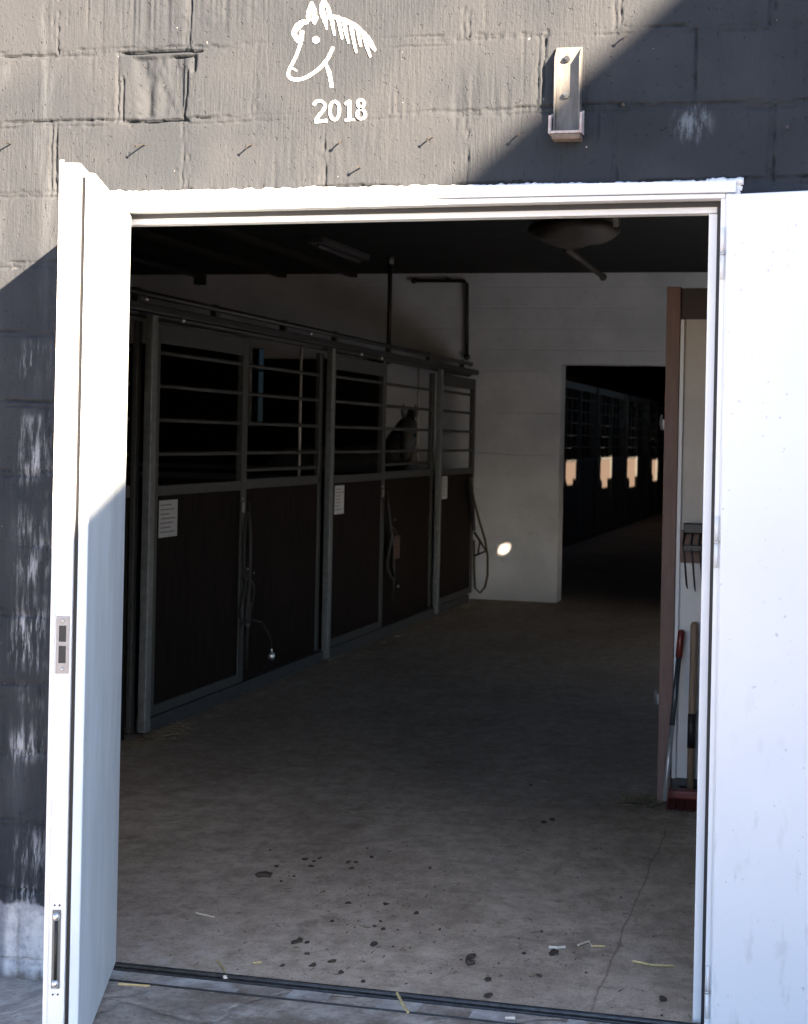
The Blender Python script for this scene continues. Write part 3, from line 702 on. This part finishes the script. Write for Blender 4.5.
# stall dividers
for i, yy_ in enumerate((3.77,7.17,10.70)):
    r = empty('stall_divider', (-3.1, yy_, 0), ('tall dark partition behind the first stall post','low dark partition between the first and second stalls','low dark partition between the second and third stalls')[i], 'partition', 'partitions between the horse stalls')
    mb = MB(); mb.box(-5.69,XF-.12,yy_-.02,yy_+.02,.0,1.36); mb.build('board', 'panel', r)
    if i == 0:
        mb = MB(); mb.box(-5.69,XF-.12,yy_-.02,yy_+.02,1.3605,2.3); mb.build('upper_board', 'panel', r)
    mb = MB(); mb.box(-5.69,XF-.12,yy_-.025,yy_+.025,1.3605 if i else 2.3005,1.40 if i else 2.34); mb.build('cap_rail', 'galv_d', r)

# cards on the doors
for (ya, yb, za, zb, lb) in ((3.975,4.245,1.105,1.318,'white paper card on the nearest stall door, left of the hanging halter'),
                             (7.375,7.62,1.105,1.325,'white paper card on the middle stall door'),
                             (10.90,11.12,1.115,1.335,'white paper card on the farthest stall door by the white wall')):
    r = empty('door_card', (XF+.0, ya, za), lb, 'notice card', 'cards on the stall doors')
    mb = MB(); mb.box(XF-.0045,XF-.002,ya,yb,za,zb); mb.build('sheet', 'paper', r)
    mb = MB()
    for k_ in range(7):
        zz_ = zb-.03-.026*k_; mb.box(XF-.0018,XF-.0014,ya+.02,yb-.02-random.random()*.10,zz_,zz_+.006)
    mb.build('written_lines', 'ink', r)

# halters and ropes
def loop(c, ry, rz, n=20, ph=0, x=0.0, wob=.0):
    return [(c[0]+x+wob*math.sin(3*t), c[1]+ry*math.cos(t+ph), c[2]+rz*math.sin(t+ph)) for t in [2*math.pi*i/n for i in range(n+1)]]
XH = XF + .035
r = empty('halter', (XH, 5.38, 1.25), 'black halter and lead hanging from the nearest stall door latch', 'halter', 'halters hanging on the stall doors')
mb = MB(); mb.tube([(XH,5.34,1.27),(XH+.01,5.36,1.05),(XH+.01,5.37,.80),(XH,5.36,.55),(XH,5.36,.18)], [.012,.016,.014,.02,.010]); mb.tube(loop((XH,5.36,.62),.10,.16,x=.0,wob=.012), .011, 6); mb.tube(loop((XH,5.33,.98),.05,.22), .009, 6); mb.tube([(XH,5.42,.50),(XH+.02,5.6,.46),(XH+.01,5.8,.34),(XH,5.865,.25)], .007, 6)
mb.build('straps', 'strap', r, smooth=True)
mb = MB(); mb.tube([(XH,5.862,.26),(XH,5.868,.225)], .008); mb.ball((XH,5.868,.203), .030, (.8,1,1)); mb.build('snap_hook', 'steel', r, smooth=True)
for b_ in ((.012,5.33,.835,.009),(.012,5.45,.80,.007),(.02,5.33,.47,.010)):
    mb = MB(); mb.ball((XH+b_[0],b_[1],b_[2]), b_[3]); mb.build('buckle', 'galv', r, smooth=True)
r = empty('halter', (XH, 8.85, 1.2), 'dark brown halter hanging beside the middle stall door', 'halter', 'halters hanging on the stall doors')
mb = MB(); mb.tube([(XH,8.74,1.24),(XH+.01,8.80,1.0),(XH,8.98,.75),(XH,9.02,.5),(XH,9.0,.3)], [.012,.018,.02,.014,.01]); mb.tube(loop((XH,8.95,.72),.12,.22,wob=.015), .013, 6); mb.build('straps', 'strap', r, smooth=True)
mb = MB(); mb.box(XH+.012,XH+.026,8.93,9.12,.66,.86); mb.build('noseband', 'brownstrap', r, bevel=.01)
for b_ in ((9.10,.42,.013),(8.96,1.0,.010)):
    mb = MB(); mb.ball((XH+.02,b_[0],b_[1]), b_[2]); mb.build('buckle', 'galv', r, smooth=True)
r = empty('lead_rope', (XH, 12.35, 1.3), 'looped olive lead rope hanging at the white wall end of the stalls', 'rope')
P = [onx(470,478,XH), onx(474,500,XH), ony(479,520,12.40), ony(485,540,12.42), ony(487.5,556,12.42), ony(487.5,575,12.42), ony(485,587,12.42), ony(480,593,12.42), ony(475,588,12.42), ony(474,570,12.42), ony(474,540,12.40)]
mb = MB(); mb.tube(P, .012, 8); mb.build('rope', 'rope', r, smooth=True)
mb = MB(); mb.tube([ony(474,532,12.38), ony(480,541,12.38), ony(486,551,12.38), ony(474,556,12.38)], .013, 6); mb.tube([ony(480,541,12.37), ony(478,554,12.37)], .010, 6); mb.tube([onx(470,484,XH+.01), onx(472,510,XH+.01), ony(474,530,12.38)], [.03,.03,.018], 6); mb.build('straps', 'strap', r, smooth=True)

# conduits on / before the end wall
r = empty('conduit', (-2.2,11.2,2.5), 'vertical conduit dropping from the ceiling behind the stall beam', 'pipe', 'metal conduits near the end wall')
mb = MB(); p0 = onz(390.5,258,3.46); mb.tube([(p0.x,p0.y,3.47),(p0.x,p0.y,2.42)], .022, 10); mb.build('pipe', 'iron', r, smooth=True)
mb = MB(); mb.tube([(p0.x,p0.y,3.47),(p0.x,p0.y,3.40)], .034, 10); mb.build('collar', 'galv', r, smooth=True)
r = empty('conduit', (-2.0,12.55,2.6), 'right-angled conduit fixed to the white end wall above the stalls', 'pipe', 'metal conduits near the end wall')
a, b, c_ = ony(414,281,12.54), ony(467,281,12.54), ony(467,357,12.54)
mb = MB(); mb.tube([a, b+Vector((-.03,0,0)), b+Vector((0,0,-.03)), c_], .019, 10); mb.build('pipe', 'iron', r, smooth=True)
for q_, rr_ in ((a,.032),(c_,.034),((a+b)/2 + Vector((.08,0,.01)),.028)):
    mb = MB(); mb.ball(q_, rr_); mb.build('junction', 'iron', r, smooth=True)
r = empty('conduit', (-4.4,10,3.3), 'short dark pipe end under the ceiling at the far left', 'pipe', 'metal conduits near the end wall')
a, b = onz(131,258,3.33), onz(200,276,3.33)
mb = MB(); mb.tube([a, b], .03, 8); mb.build('pipe', 'timber_d', r); mb = MB(); mb.box(b.x-.05,b.x+.05,b.y-.05,b.y+.05,3.24,3.358); mb.build('hanger', 'timber_d', r)

# strip lamp
r = empty('strip_lamp', (-2.34,10.1,3.44), 'unlit grey strip lamp under the dark ceiling', 'ceiling lamp')
mb = MB(); mb.box(-2.42,-2.26,9.2,10.7,3.41,3.4705); mb.build('housing', 'lampgrey', r, bevel=.01)
mb = MB(); mb.tube([(-2.34,9.3,3.392),(-2.34,10.6,3.392)], .017, 10); mb.build('tube', 'lampgrey', r, smooth=True)
# ceiling fan-like unit
def along_(a, b, t): return tuple(a[i]+(b[i]-a[i])*t for i in range(3))
cf = onz(574,232,3.20)
r = empty('ceiling_unit', (cf.x,cf.y,3.47), 'dusty brown round unit with a box on top hanging under the dark ceiling', 'ceiling unit')
mb = MB(); mb.box(cf.x-.30,cf.x+.30,cf.y-.22,cf.y+.22,3.262,3.47); mb.build('box', 'fan', r, bevel=.012)
mb = MB(); mb.tube([(cf.x,cf.y,3.26),(cf.x,cf.y,3.245),(cf.x,cf.y,3.20),(cf.x,cf.y,3.15),(cf.x,cf.y,3.12)], [.24,.31,.33,.27,.15], 28)
for v in mb.bm.verts: v.co.z += .05*noise.noise(Vector((v.co.x*5,v.co.y*5,0)))
mb.build('round_tray', 'fan', r, smooth=True)
a = onz(570,258,3.16); b = onz(603,277,3.30)
a = onz(566,248,3.16); b = onz(603,277,3.19)
mb = MB(); mb.tube([tuple(a), along_(a,b,.55), along_(a,b,.93), tuple(b)], [.034,.024,.022,.036], 8); mb.build('arm', 'fan', r, smooth=True)
mb = MB(); mb.box(cf.x+.345,cf.x+.375,cf.y-.5,cf.y-.49,3.17,3.30); mb.build('pull_tag', 'paper', r)

# ------------------------------------------------------------------ timber partition on the right with tools
YP = 3.03
pt = empty('timber_partition', (1.6,YP,0), 'cream boarded partition with red-brown post just inside on the right', 'partition')
mb = MB(); mb.box(1.376,1.441,YP,YP+.09,.0,2.447); mb.build('post', 'redwood', pt, bevel=.004)
mb = MB(); mb.box(1.4415,2.60,YP+.035,YP+.06,1.22,2.295); mb.build('cream_panel', 'cream', pt)
mb = MB(); mb.box(1.4415,2.60,YP+.035,YP+.06,.125,1.2195); tag(mb.build('lower_panel', 'lighter_board', pt), 'whiter lower panel')
mb = MB(); mb.box(1.4415,1.460,YP+.012,YP+.0345,.125,2.293); mb.build('edge_batten', 'white', pt, bevel=.002)
mb = MB(); mb.box(1.4415,2.60,YP+.02,YP+.06,2.2955,2.442); mb.build('top_rail', 'darkwood', pt, bevel=.003)
mb = MB(); mb.box(1.4605,2.60,YP+.010,YP+.0348,1.145,1.297); mb.build('mid_rail', 'redwood', pt, bevel=.003)
mb = MB(); mb.box(1.4415,2.60,YP+.02,YP+.06,.0,.1245); mb.build('skirting', 'skirt', pt, bevel=.003)
for zc in (1.80,.50):
    mb = MB(); mb.box(1.359,1.3755,YP+.01,YP+.03,zc-.03,zc+.02); mb.tube([(1.366,YP,zc-.03),(1.359,YP-.012,zc+.0),(1.364,YP,zc+.04)], .005, 8); mb.build('latch', 'lock', pt, smooth=False)

def along(a, b, t): return tuple(a[i]+(b[i]-a[i])*t for i in range(3))
bt, bb = ony(681.5,630,YP-.01), ony(664,806,YP-.22)
br_ = empty('broom', (bb.x,bb.y,0), 'red broom with grey pole leaning against the cream partition', 'broom')
mb = MB(); mb.tube([along(bt,bb,.16), along(bt,bb,.55)], .0125, 12); mb.build('pole', 'pole_g', br_, smooth=True)
mb = MB(); mb.tube([along(bt,bb,.5505), along(bt,bb,.97)], .0122, 12); mb.build('lower_pole', 'pole_s', br_, smooth=True)
mb = MB(); mb.tube([along(bt,bb,0), along(bt,bb,.01), along(bt,bb,.16)], [.011,.016,.0155], 12); mb.build('grip', 'red', br_, smooth=True)
mb = MB(); mb.box(1.432,1.74,YP-.12,YP-.05,.055,.095); hd = mb.build('broom_head', 'red', br_, bevel=.008)
mb = MB()
for i in range(40):
    for j in range(4):
        xx = 1.44+.0074*i+random.uniform(-.002,.002); yy_ = YP-.11+.017*j
        mb.tube([(xx,yy_,.0545),(xx+random.uniform(-.006,.006),yy_+random.uniform(-.008,.004)-.006,.002)], .0022, 4)
mb.build('bristles', 'redbristle', hd)
st, sb = ony(694.5,622,YP-.012), ony(690,792,YP-.03)
sh = empty('shovel', (sb.x,sb.y,0), 'wooden-handled shovel leaning on the partition, right of the broom', 'shovel')
mb = MB(); mb.tube([st, along(st,sb,.02), along(st,sb,.5), along(st,sb,1)], [.012,.018,.0175,.016], 12); mb.build('handle', 'ash', sh, smooth=True)
mb = MB(); mb.tube([along(st,sb,.54), along(st,sb,.74)], .0195, 12); mb.build('socket', 'iron', sh, smooth=True)
mb = MB()
n_ = 8; lo, hi = [], []
for i in range(n_+1):
    a_ = -1+2*i/n_; xx = sb.x+.06+a_*.11; yy_ = sb.y-.004-.010*(1-a_*a_)
    lo.append((xx, yy_, .004)); hi.append((xx, yy_+.012, .10))
vl_ = [mb.bm.verts.new(p) for p in lo]; vh_ = [mb.bm.verts.new(p) for p in hi]
for i in range(n_): mb.bm.faces.new((vl_[i],vl_[i+1],vh_[i+1],vh_[i]))
bo_ = mb.build('blade', 'iron', sh, smooth=True); sd = bo_.modifiers.new('solid','SOLIDIFY'); sd.thickness = .003
fk = empty('hay_fork', (1.63,YP,1.3), 'black-tined fork hanging tines down on the partition rail', 'fork')
mb = MB(); mb.box(1.478,1.79,YP-.045,YP-.015,1.285,1.335); mb.build('cross_bar', 'blackplastic', fk, bevel=.006)
for i in range(9):
    xx = 1.486+.0365*i
    mb = MB(); mb.tube([(xx,YP-.03,1.29),(xx-.004,YP-.075,1.24),(xx+.006,YP-.085,1.16),(xx+.014,YP-.06,1.05),(xx+.017,YP-.045,1.03-.012*(i%3))], [.006,.0055,.005,.0045,.003], 7); mb.build('tine', 'blackplastic', fk, smooth=True)
mb = MB(); mb.box(1.482,1.79,YP-.082,YP-.068,1.205,1.235); mb.build('tine_brace', 'blackplastic', fk, bevel=.003)
mb = MB(); mb.tube([(1.634,YP-.03,1.335),(1.634,YP-.012,2.05)], .016, 12); mb.build('handle', 'ash', fk, smooth=True)

# ------------------------------------------------------------------ far row of stalls
GF = 'far stall fronts in the hall beyond the passage'
XR = -2.10
names = ('nearest of the far stall fronts, at the left edge of the passage','second far stall front with a sunlit board top','third far stall front with a sunlit board top','deepest far stall front beside the partition post')
def far_front(y0, lb):
    r = empty('far_horse_stall', (XR,y0,0), lb, 'horse stall', GF)
    mb = MB(); mb.box(XR-.1,XR+.04,y0-.16,y0-.02,0,2.65); mb.build('post', 'galv_d', r)
    mb = MB(); mb.box(XR-.05,XR,y0,y0+3.6,.0,1.36); mb.build('board', 'redwood_d', r)
    mb = MB(); mb.box(XR-.055,XR+.01,y0,y0+3.6,1.361,1.41); mb.build('mid_rail', 'galv_d', r)
    mb = MB(); mb.box(XR-.055,XR+.01,y0,y0+3.6,2.55,2.66); mb.build('top_rail', 'galv_d', r)
    mb = MB(); mb.box(XR-.05,XR+.03,y0+1.75,y0+1.85,0.02,2.54); mb.build('door_stile', 'galv_d', r)
    for zz_ in (1.6,1.8,2.0,2.2,2.4):
        mb = MB(); mb.tube([(XR-.02,y0,zz_),(XR-.02,y0+3.6,zz_)], .016); mb.build('bar', 'galv_d', r, smooth=True)
    for k_ in (0.6,1.1,2.6,3.1):
        mb = MB(); mb.tube([(XR-.02,y0+k_,1.41),(XR-.02,y0+k_,2.55)], .016); mb.build('upright', 'galv_d', r, smooth=True)
    return r
M['redwood_d'] = mat('brown_stall_board', (.026,.019,.015), .7, var=.2, scale=5, stretch=(6,6,.6))
for y_, lb in zip((21.2,25.1,29.0,32.9), names): far_front(y_, lb)
mb = MB(); mb.box(-3.59,XR-.1,20.95,21.03,0,2.6); o = mb.build('far_divider', 'panel'); tag(o, 'dark partition at the start of the far row of stalls', 'partition')

# ------------------------------------------------------------------ horse in the third stall
def skin_mesh(name, verts, edges, radii, m, parent=None, root=0, sub=2, smoothv=True):
    me = bpy.data.meshes.new(name); me.from_pydata([tuple(v) for v in verts], edges, []); me.update()
    o = bpy.data.objects.new(name, me); COL.objects.link(o)
    sk = o.modifiers.new('skin','SKIN'); sk.use_smooth_shade = True
    lay = me.skin_vertices[0] if me.skin_vertices else None
    for i, rr in enumerate(radii):
        lay.data[i].radius = rr if isinstance(rr, tuple) else (rr, rr)
        lay.data[i].use_root = (i == root)
    sb_ = o.modifiers.new('sub','SUBSURF'); sb_.levels = sub; sb_.render_levels = sub
    me.materials.append(M[m])
    if parent: o.parent = parent; o.matrix_parent_inverse = Matrix.Translation(-root_loc(parent))
    return o
hp = ony(407,436,11.45)
hx, hy = hp.x, hp.y
V_ = [(-3.55,11.95,1.30),(-3.1,11.93,1.28),(-2.75,11.90,1.30),(hx-.22,11.85,1.50),(hx-.08,11.72,1.74),(hx-.01,11.60,1.86),   # trunk 0-2, neck 3-4, poll 5
      (hx,11.48,1.76),(hx+.01,11.40,1.60),(hx+.015,11.36,1.46),                                             # head 6-8
      (-3.75,11.95,1.18),                                                                                # rump 9
      (-2.78,11.76,1.0),(-2.76,11.74,.62),(-2.76,11.74,.52),(-2.76,11.74,.10),(-2.74,11.72,.02),
      (-2.80,12.06,1.0),(-2.80,12.08,.62),(-2.80,12.08,.52),(-2.80,12.08,.10),(-2.78,12.08,.02),
      (-3.72,11.76,.98),(-3.62,11.75,.80),(-3.80,11.75,.56),(-3.76,11.75,.12),(-3.72,11.75,.02),
      (-3.76,12.10,.98),(-3.66,12.11,.80),(-3.84,12.11,.56),(-3.80,12.11,.12),(-3.76,12.11,.02)]
E_ = [(0,1),(1,2),(2,3),(3,4),(4,5),(5,6),(6,7),(7,8),(0,9),(2,10),(10,11),(11,12),(12,13),(13,14),(2,15),(15,16),(16,17),(17,18),(18,19),
      (9,20),(20,21),(21,22),(22,23),(23,24),(9,25),(25,26),(26,27),(27,28),(28,29)]
Rr = [(.27,.30),(.29,.30),(.25,.28),(.17,.20),(.13,.16),(.10,.11),(.105,.10),(.075,.075),(.062,.055),(.22,.24),
      .10,.06,.055,.04,.05,.10,.06,.055,.04,.05,.13,.09,.06,.042,.052,.13,.09,.06,.042,.052]
hr = empty('horse', (-3.1,11.95,0), 'dull grey horse standing behind the bars of the far stall, head towards the aisle', 'horse')
skin_mesh('body', V_, E_, Rr, 'horse', hr, root=1)
for s_ in (-1,1):
    mb = MB(); mb.tube([(hx-.01+s_*.055,11.58,1.92),(hx-.01+s_*.068,11.57,1.98),(hx-.01+s_*.06,11.56,2.05)], [.028,.024,.004], 8); mb.build('ear', 'horse', hr, smooth=True)
    mb = MB(); mb.ball((hx+s_*.088,11.43,1.73), .020); mb.build('eye', 'eye', hr, smooth=True)
mb = MB()
for i in range(8):
    t = i/7; mb.tube([(hx-.02-.16*t,11.62+.2*t,1.98-.24*t),(hx+.06-.15*t,11.56+.2*t,1.84-.26*t)], [.03,.006], 6)
mb.build('mane', 'strap', hr, smooth=True)
mb = MB(); mb.tube([(-3.98,11.95,1.25),(-4.1,11.95,1.05),(-4.12,11.95,.5)], [.04,.07,.02], 8); mb.build('tail', 'strap', hr, smooth=True)

# ------------------------------------------------------------------ litter on the floor
def clod(px, py, w, lb, grp='dirt clods on the floor by the door'):
    p = onz(px, py, .004); mb = MB(); r_ = w*.5*.0031
    mb.ball((p.x,p.y,.004), r_, (1,random.uniform(.9,2.0),.45), 3)
    for v in mb.bm.verts: v.co = Vector((p.x,p.y,.004)) + (v.co-Vector((p.x,p.y,.004)))*(1+.75*noise.noise(v.co*(.9/r_))) + Vector((.5*r_*noise.noise(v.co*(.5/r_)+Vector((9,0,0))), .5*r_*noise.noise(v.co*(.5/r_)+Vector((0,9,0))), 0))
    o = mb.build('dirt_clod', 'dung', loc=(p.x,p.y,0), smooth=True); tag(o, lb, 'dirt clod', grp)
clod(265,875,17,'largest flat dark clod on the floor, left of the others')
same = 'small dark dirt clod scattered on the concrete floor inside the doorway'
for q_ in ((372,857,5),(368,848,4),(349,862,6),(356,862,5),(351,868,5),(305,859,6),(311,866,7),(314,861,4),(320,858,4),(276,866,5),(270,850,4),(294,876,4),(281,881,4),
           (348,903,6),(386,904,7),(298,941,9),(383,929,6),(373,944,7),(375,926,4),(307,953,6),(332,921,4),(380,921,4),(332,961,6),(313,965,6),(341,972,5),(282,965,5),(307,942,4),(363,981,4),
           (471,956,8),(469,962,9),(488,995,7),(430,868,6),(554,952,8),(540,975,5),(488,979,6),(544,822,7),(531,785,5),(524,953,4),(416,913,5),(440,929,4)):
    clod(*q_, same)
clod(663,999,9,'lone dark clod near the foot of the right jamb')
clod(552,820,9,'dark clod in the middle of the aisle floor, level with the broom','dirt clods in the aisle')
def straw(pts, r_, m, lb, name='straw_stalk', cat='straw', zz=.006):
    P = [onz(a_, b_, zz) for a_, b_ in pts]
    mb = MB(); mb.tube(P, r_, 5); o = mb.build(name, m, loc=tuple(P[0])); tag(o, lb, cat, 'straw stalks and chips by the threshold')
straw([(633,961),(652,965),(674,966)], .0045, 'straw', 'long yellow straw stalk on the floor near the right jamb')
straw([(578,945),(589,941),(592,946)], .004, 'chip', 'pale bent chip on the floor, right of a flat white chip', 'wood_chip', 'wood chip')
straw([(549,947),(557,948),(565,947)], .006, 'chip', 'flat white chip on the floor left of the bent chip', 'wood_chip', 'wood chip')
straw([(592,946),(605,946)], .0035, 'straw', 'short straw piece touching the bent pale chip')
straw([(397,993),(402,1003),(408,1012)], .0045, 'straw', 'short straw stalk lying across the threshold rail', zz=.016)
straw([(223,978),(238,976)], .009, 'chip', 'pale chip on the sill strip in the left half of the doorway', 'wood_chip', 'wood chip', zz=.004)
straw([(216,960),(224,968),(225,974)], .003, 'straw', 'thin straw stalk just inside the threshold rail on the left')
straw([(253,963),(262,962)], .004, 'straw', 'short pale straw bit inside the doorway left of centre')
straw([(118,984),(150,986)], .004, 'straw', 'straw stalk in the sill strip beside the left door leaf', zz=-.002)
straw([(505,1018),(515,1018)], .005, 'chip', 'crumbled pale chip at the outer edge of the threshold, bottom centre', 'wood_chip', 'wood chip', zz=.004)
straw([(196,913),(214,917)], .0035, 'chip', 'faint pale straw on the floor at the left, away from the threshold')
# straw litter along the foot of the stalls and the pile beside the post (stuff)
mb = MB()
for i in range(260):
    yy_ = random.uniform(3.2,12.2); xx = XF + .03 + abs(random.gauss(0,.07)); a_ = random.uniform(0,math.pi); L_ = random.uniform(.02,.07)
    if random.random() < .45: yy_ = random.gauss(3.75,.25)
    mb.tube([(xx,yy_,.006+random.random()*.012),(xx+L_*math.cos(a_),yy_+L_*math.sin(a_),.006+random.random()*.015)], .0022, 4)
for i in range(260):
    xx = random.uniform(.0,1.8); yy_ = random.uniform(.05,4.5); a_ = random.uniform(0,math.pi); L_ = random.uniform(.006,.028)
    mb.tube([(xx,yy_,.006),(xx+L_*math.cos(a_),yy_+L_*math.sin(a_),.007)], .0016, 4)
o = mb.build('straw_litter', 'oldstraw'); tag(o, 'scattered straw litter on the stable floor', 'straw litter', kind='stuff')
pp = onz(646,804,0)
mb = MB()
for i in range(260):
    a_ = random.uniform(0,math.pi*2); rr = abs(random.gauss(0,.065)); L_ = random.uniform(.02,.06); b_ = random.uniform(0,math.pi)
    xx, yy_ = pp.x+rr*math.cos(a_)*1.1, pp.y+rr*math.sin(a_)*1.2; zz_ = .004+random.random()*max(.002,.03-.18*rr)
    mb.tube([(xx,yy_,zz_),(xx+L_*math.cos(b_),yy_+L_*math.sin(b_),max(.003,zz_+random.uniform(-.01,.01)))], .002, 4)
o = mb.build('hay_sweepings', 'oldstraw'); tag(o, 'small swept pile of old hay beside the broom', 'hay', kind='stuff')
# fine crumbs of dirt (stuff)
mb = MB()
for i in range(330):
    c0 = random.choice(((.75,.85,.35),(.5,1.3,.25),(.95,.5,.4),(1.2,.5,.5),(.9,-.19,.28)))
    xx, yy_ = random.gauss(c0[0],c0[2]), random.gauss(c0[1],c0[2])
    if not (.0 < xx < 1.8 and yy_ > .05) and not (.15 < xx < 1.8 and -.45 < yy_ < -.14): continue
    zz_ = .002 if yy_ > 0 else -.014
    mb.ball((xx,yy_,zz_), abs(random.gauss(0,.0016))+.0012, (1,random.uniform(.8,2),.6), 1)
o = mb.build('dirt_crumbs', 'dung'); tag(o, 'fine dirt crumbs scattered around the threshold', 'dirt', kind='stuff')

# ------------------------------------------------------------------ neighbouring house that shades the doorway
A_, C_ = 1.03, .51                      # towards the sun: (A, -1, C)
hs = empty('neighbour_house', (8.9,-4.8,0), 'low gabled house beside the yard, right of the doorway', 'house')
YB, YF = -6.3, -3.3
kx = A_*-YB; kz = C_*-YB
zl = lambda X: 1.615 + .855*(X-kx) + kz
xe, xr = 4.9, 8.9; xw = 2*xr-xe
mb = MB(); lo = [(xe+.25,YB+.1,-.3),(xw-.25,YB+.1,-.3),(xw-.25,YB+.1,zl(xe)+.05),(xr,YB+.1,zl(xr)-.2),(xe+.25,YB+.1,zl(xe)+.05)]
mb.hexa(lo, [(a_,YF-.1,c_) for a_,b_,c_ in lo]); mb.build('wall', 'housebrick', hs)
mb = MB()
for sgn in (-1,1):
    x_e = xr + sgn*(xr-xe)
    mb.hexa([(x_e,YB,zl(xe)-.15),(xr+sgn*.001,YB,zl(xr)-.15),(xr+sgn*.001,YF,zl(xr)-.15),(x_e,YF,zl(xe)-.15)], [(x_e,YB,zl(xe)),(xr+sgn*.001,YB,zl(xr)),(xr+sgn*.001,YF,zl(xr)),(x_e,YF,zl(xe))])
mb.build('roof', 'tiles', hs)

# all heights were measured a little tall: settle every thing to true height
for o in list(COL.objects):
    if o.parent is None and o.type in ('MESH','EMPTY'):
        o.location.z *= ZS; o.scale.z *= ZS

# ------------------------------------------------------------------ light
sun_dir = Vector((A_, -1, C_)).normalized()
sl = bpy.data.lights.new('sun','SUN'); sl.energy = 5.0; sl.angle = R(.53); sl.color = (1,.765,.555)
so = bpy.data.objects.new('sun', sl); COL.objects.link(so); so.rotation_euler = sun_dir.to_track_quat('Z','Y').to_euler()
w = bpy.data.worlds.new('World'); S.world = w; w.use_nodes = True
nt = w.node_tree; sk = nt.nodes.new('ShaderNodeTexSky'); sk.sky_type = 'NISHITA'; sk.sun_disc = False
sk.sun_elevation = math.asin(sun_dir.z); sk.sun_rotation = math.atan2(sun_dir.x, sun_dir.y)
sk.air_density = .55; sk.dust_density = .6; sk.ozone_density = 2.0
bg = nt.nodes['Background']; bg.inputs['Strength'].default_value = .05
nt.links.new(sk.outputs[0], bg.inputs[0])
S.view_settings.view_transform = 'Standard'; S.view_settings.look = 'None'; S.view_settings.gamma = 1
S.view_settings.use_curve_mapping = False
S.view_settings.exposure = 3.66
S.render.engine = 'CYCLES'
cy = S.cycles
cy.use_denoising = True
try: cy.denoiser = 'OPENIMAGEDENOISE'
except Exception: pass
cy.max_bounces = 10; cy.diffuse_bounces = 7; cy.glossy_bounces = 4; cy.transparent_max_bounces = 8
cy.use_adaptive_sampling = True; cy.adaptive_threshold = .008
cy.sample_clamp_indirect = 6
cy.caustics_reflective = False; cy.caustics_refractive = False
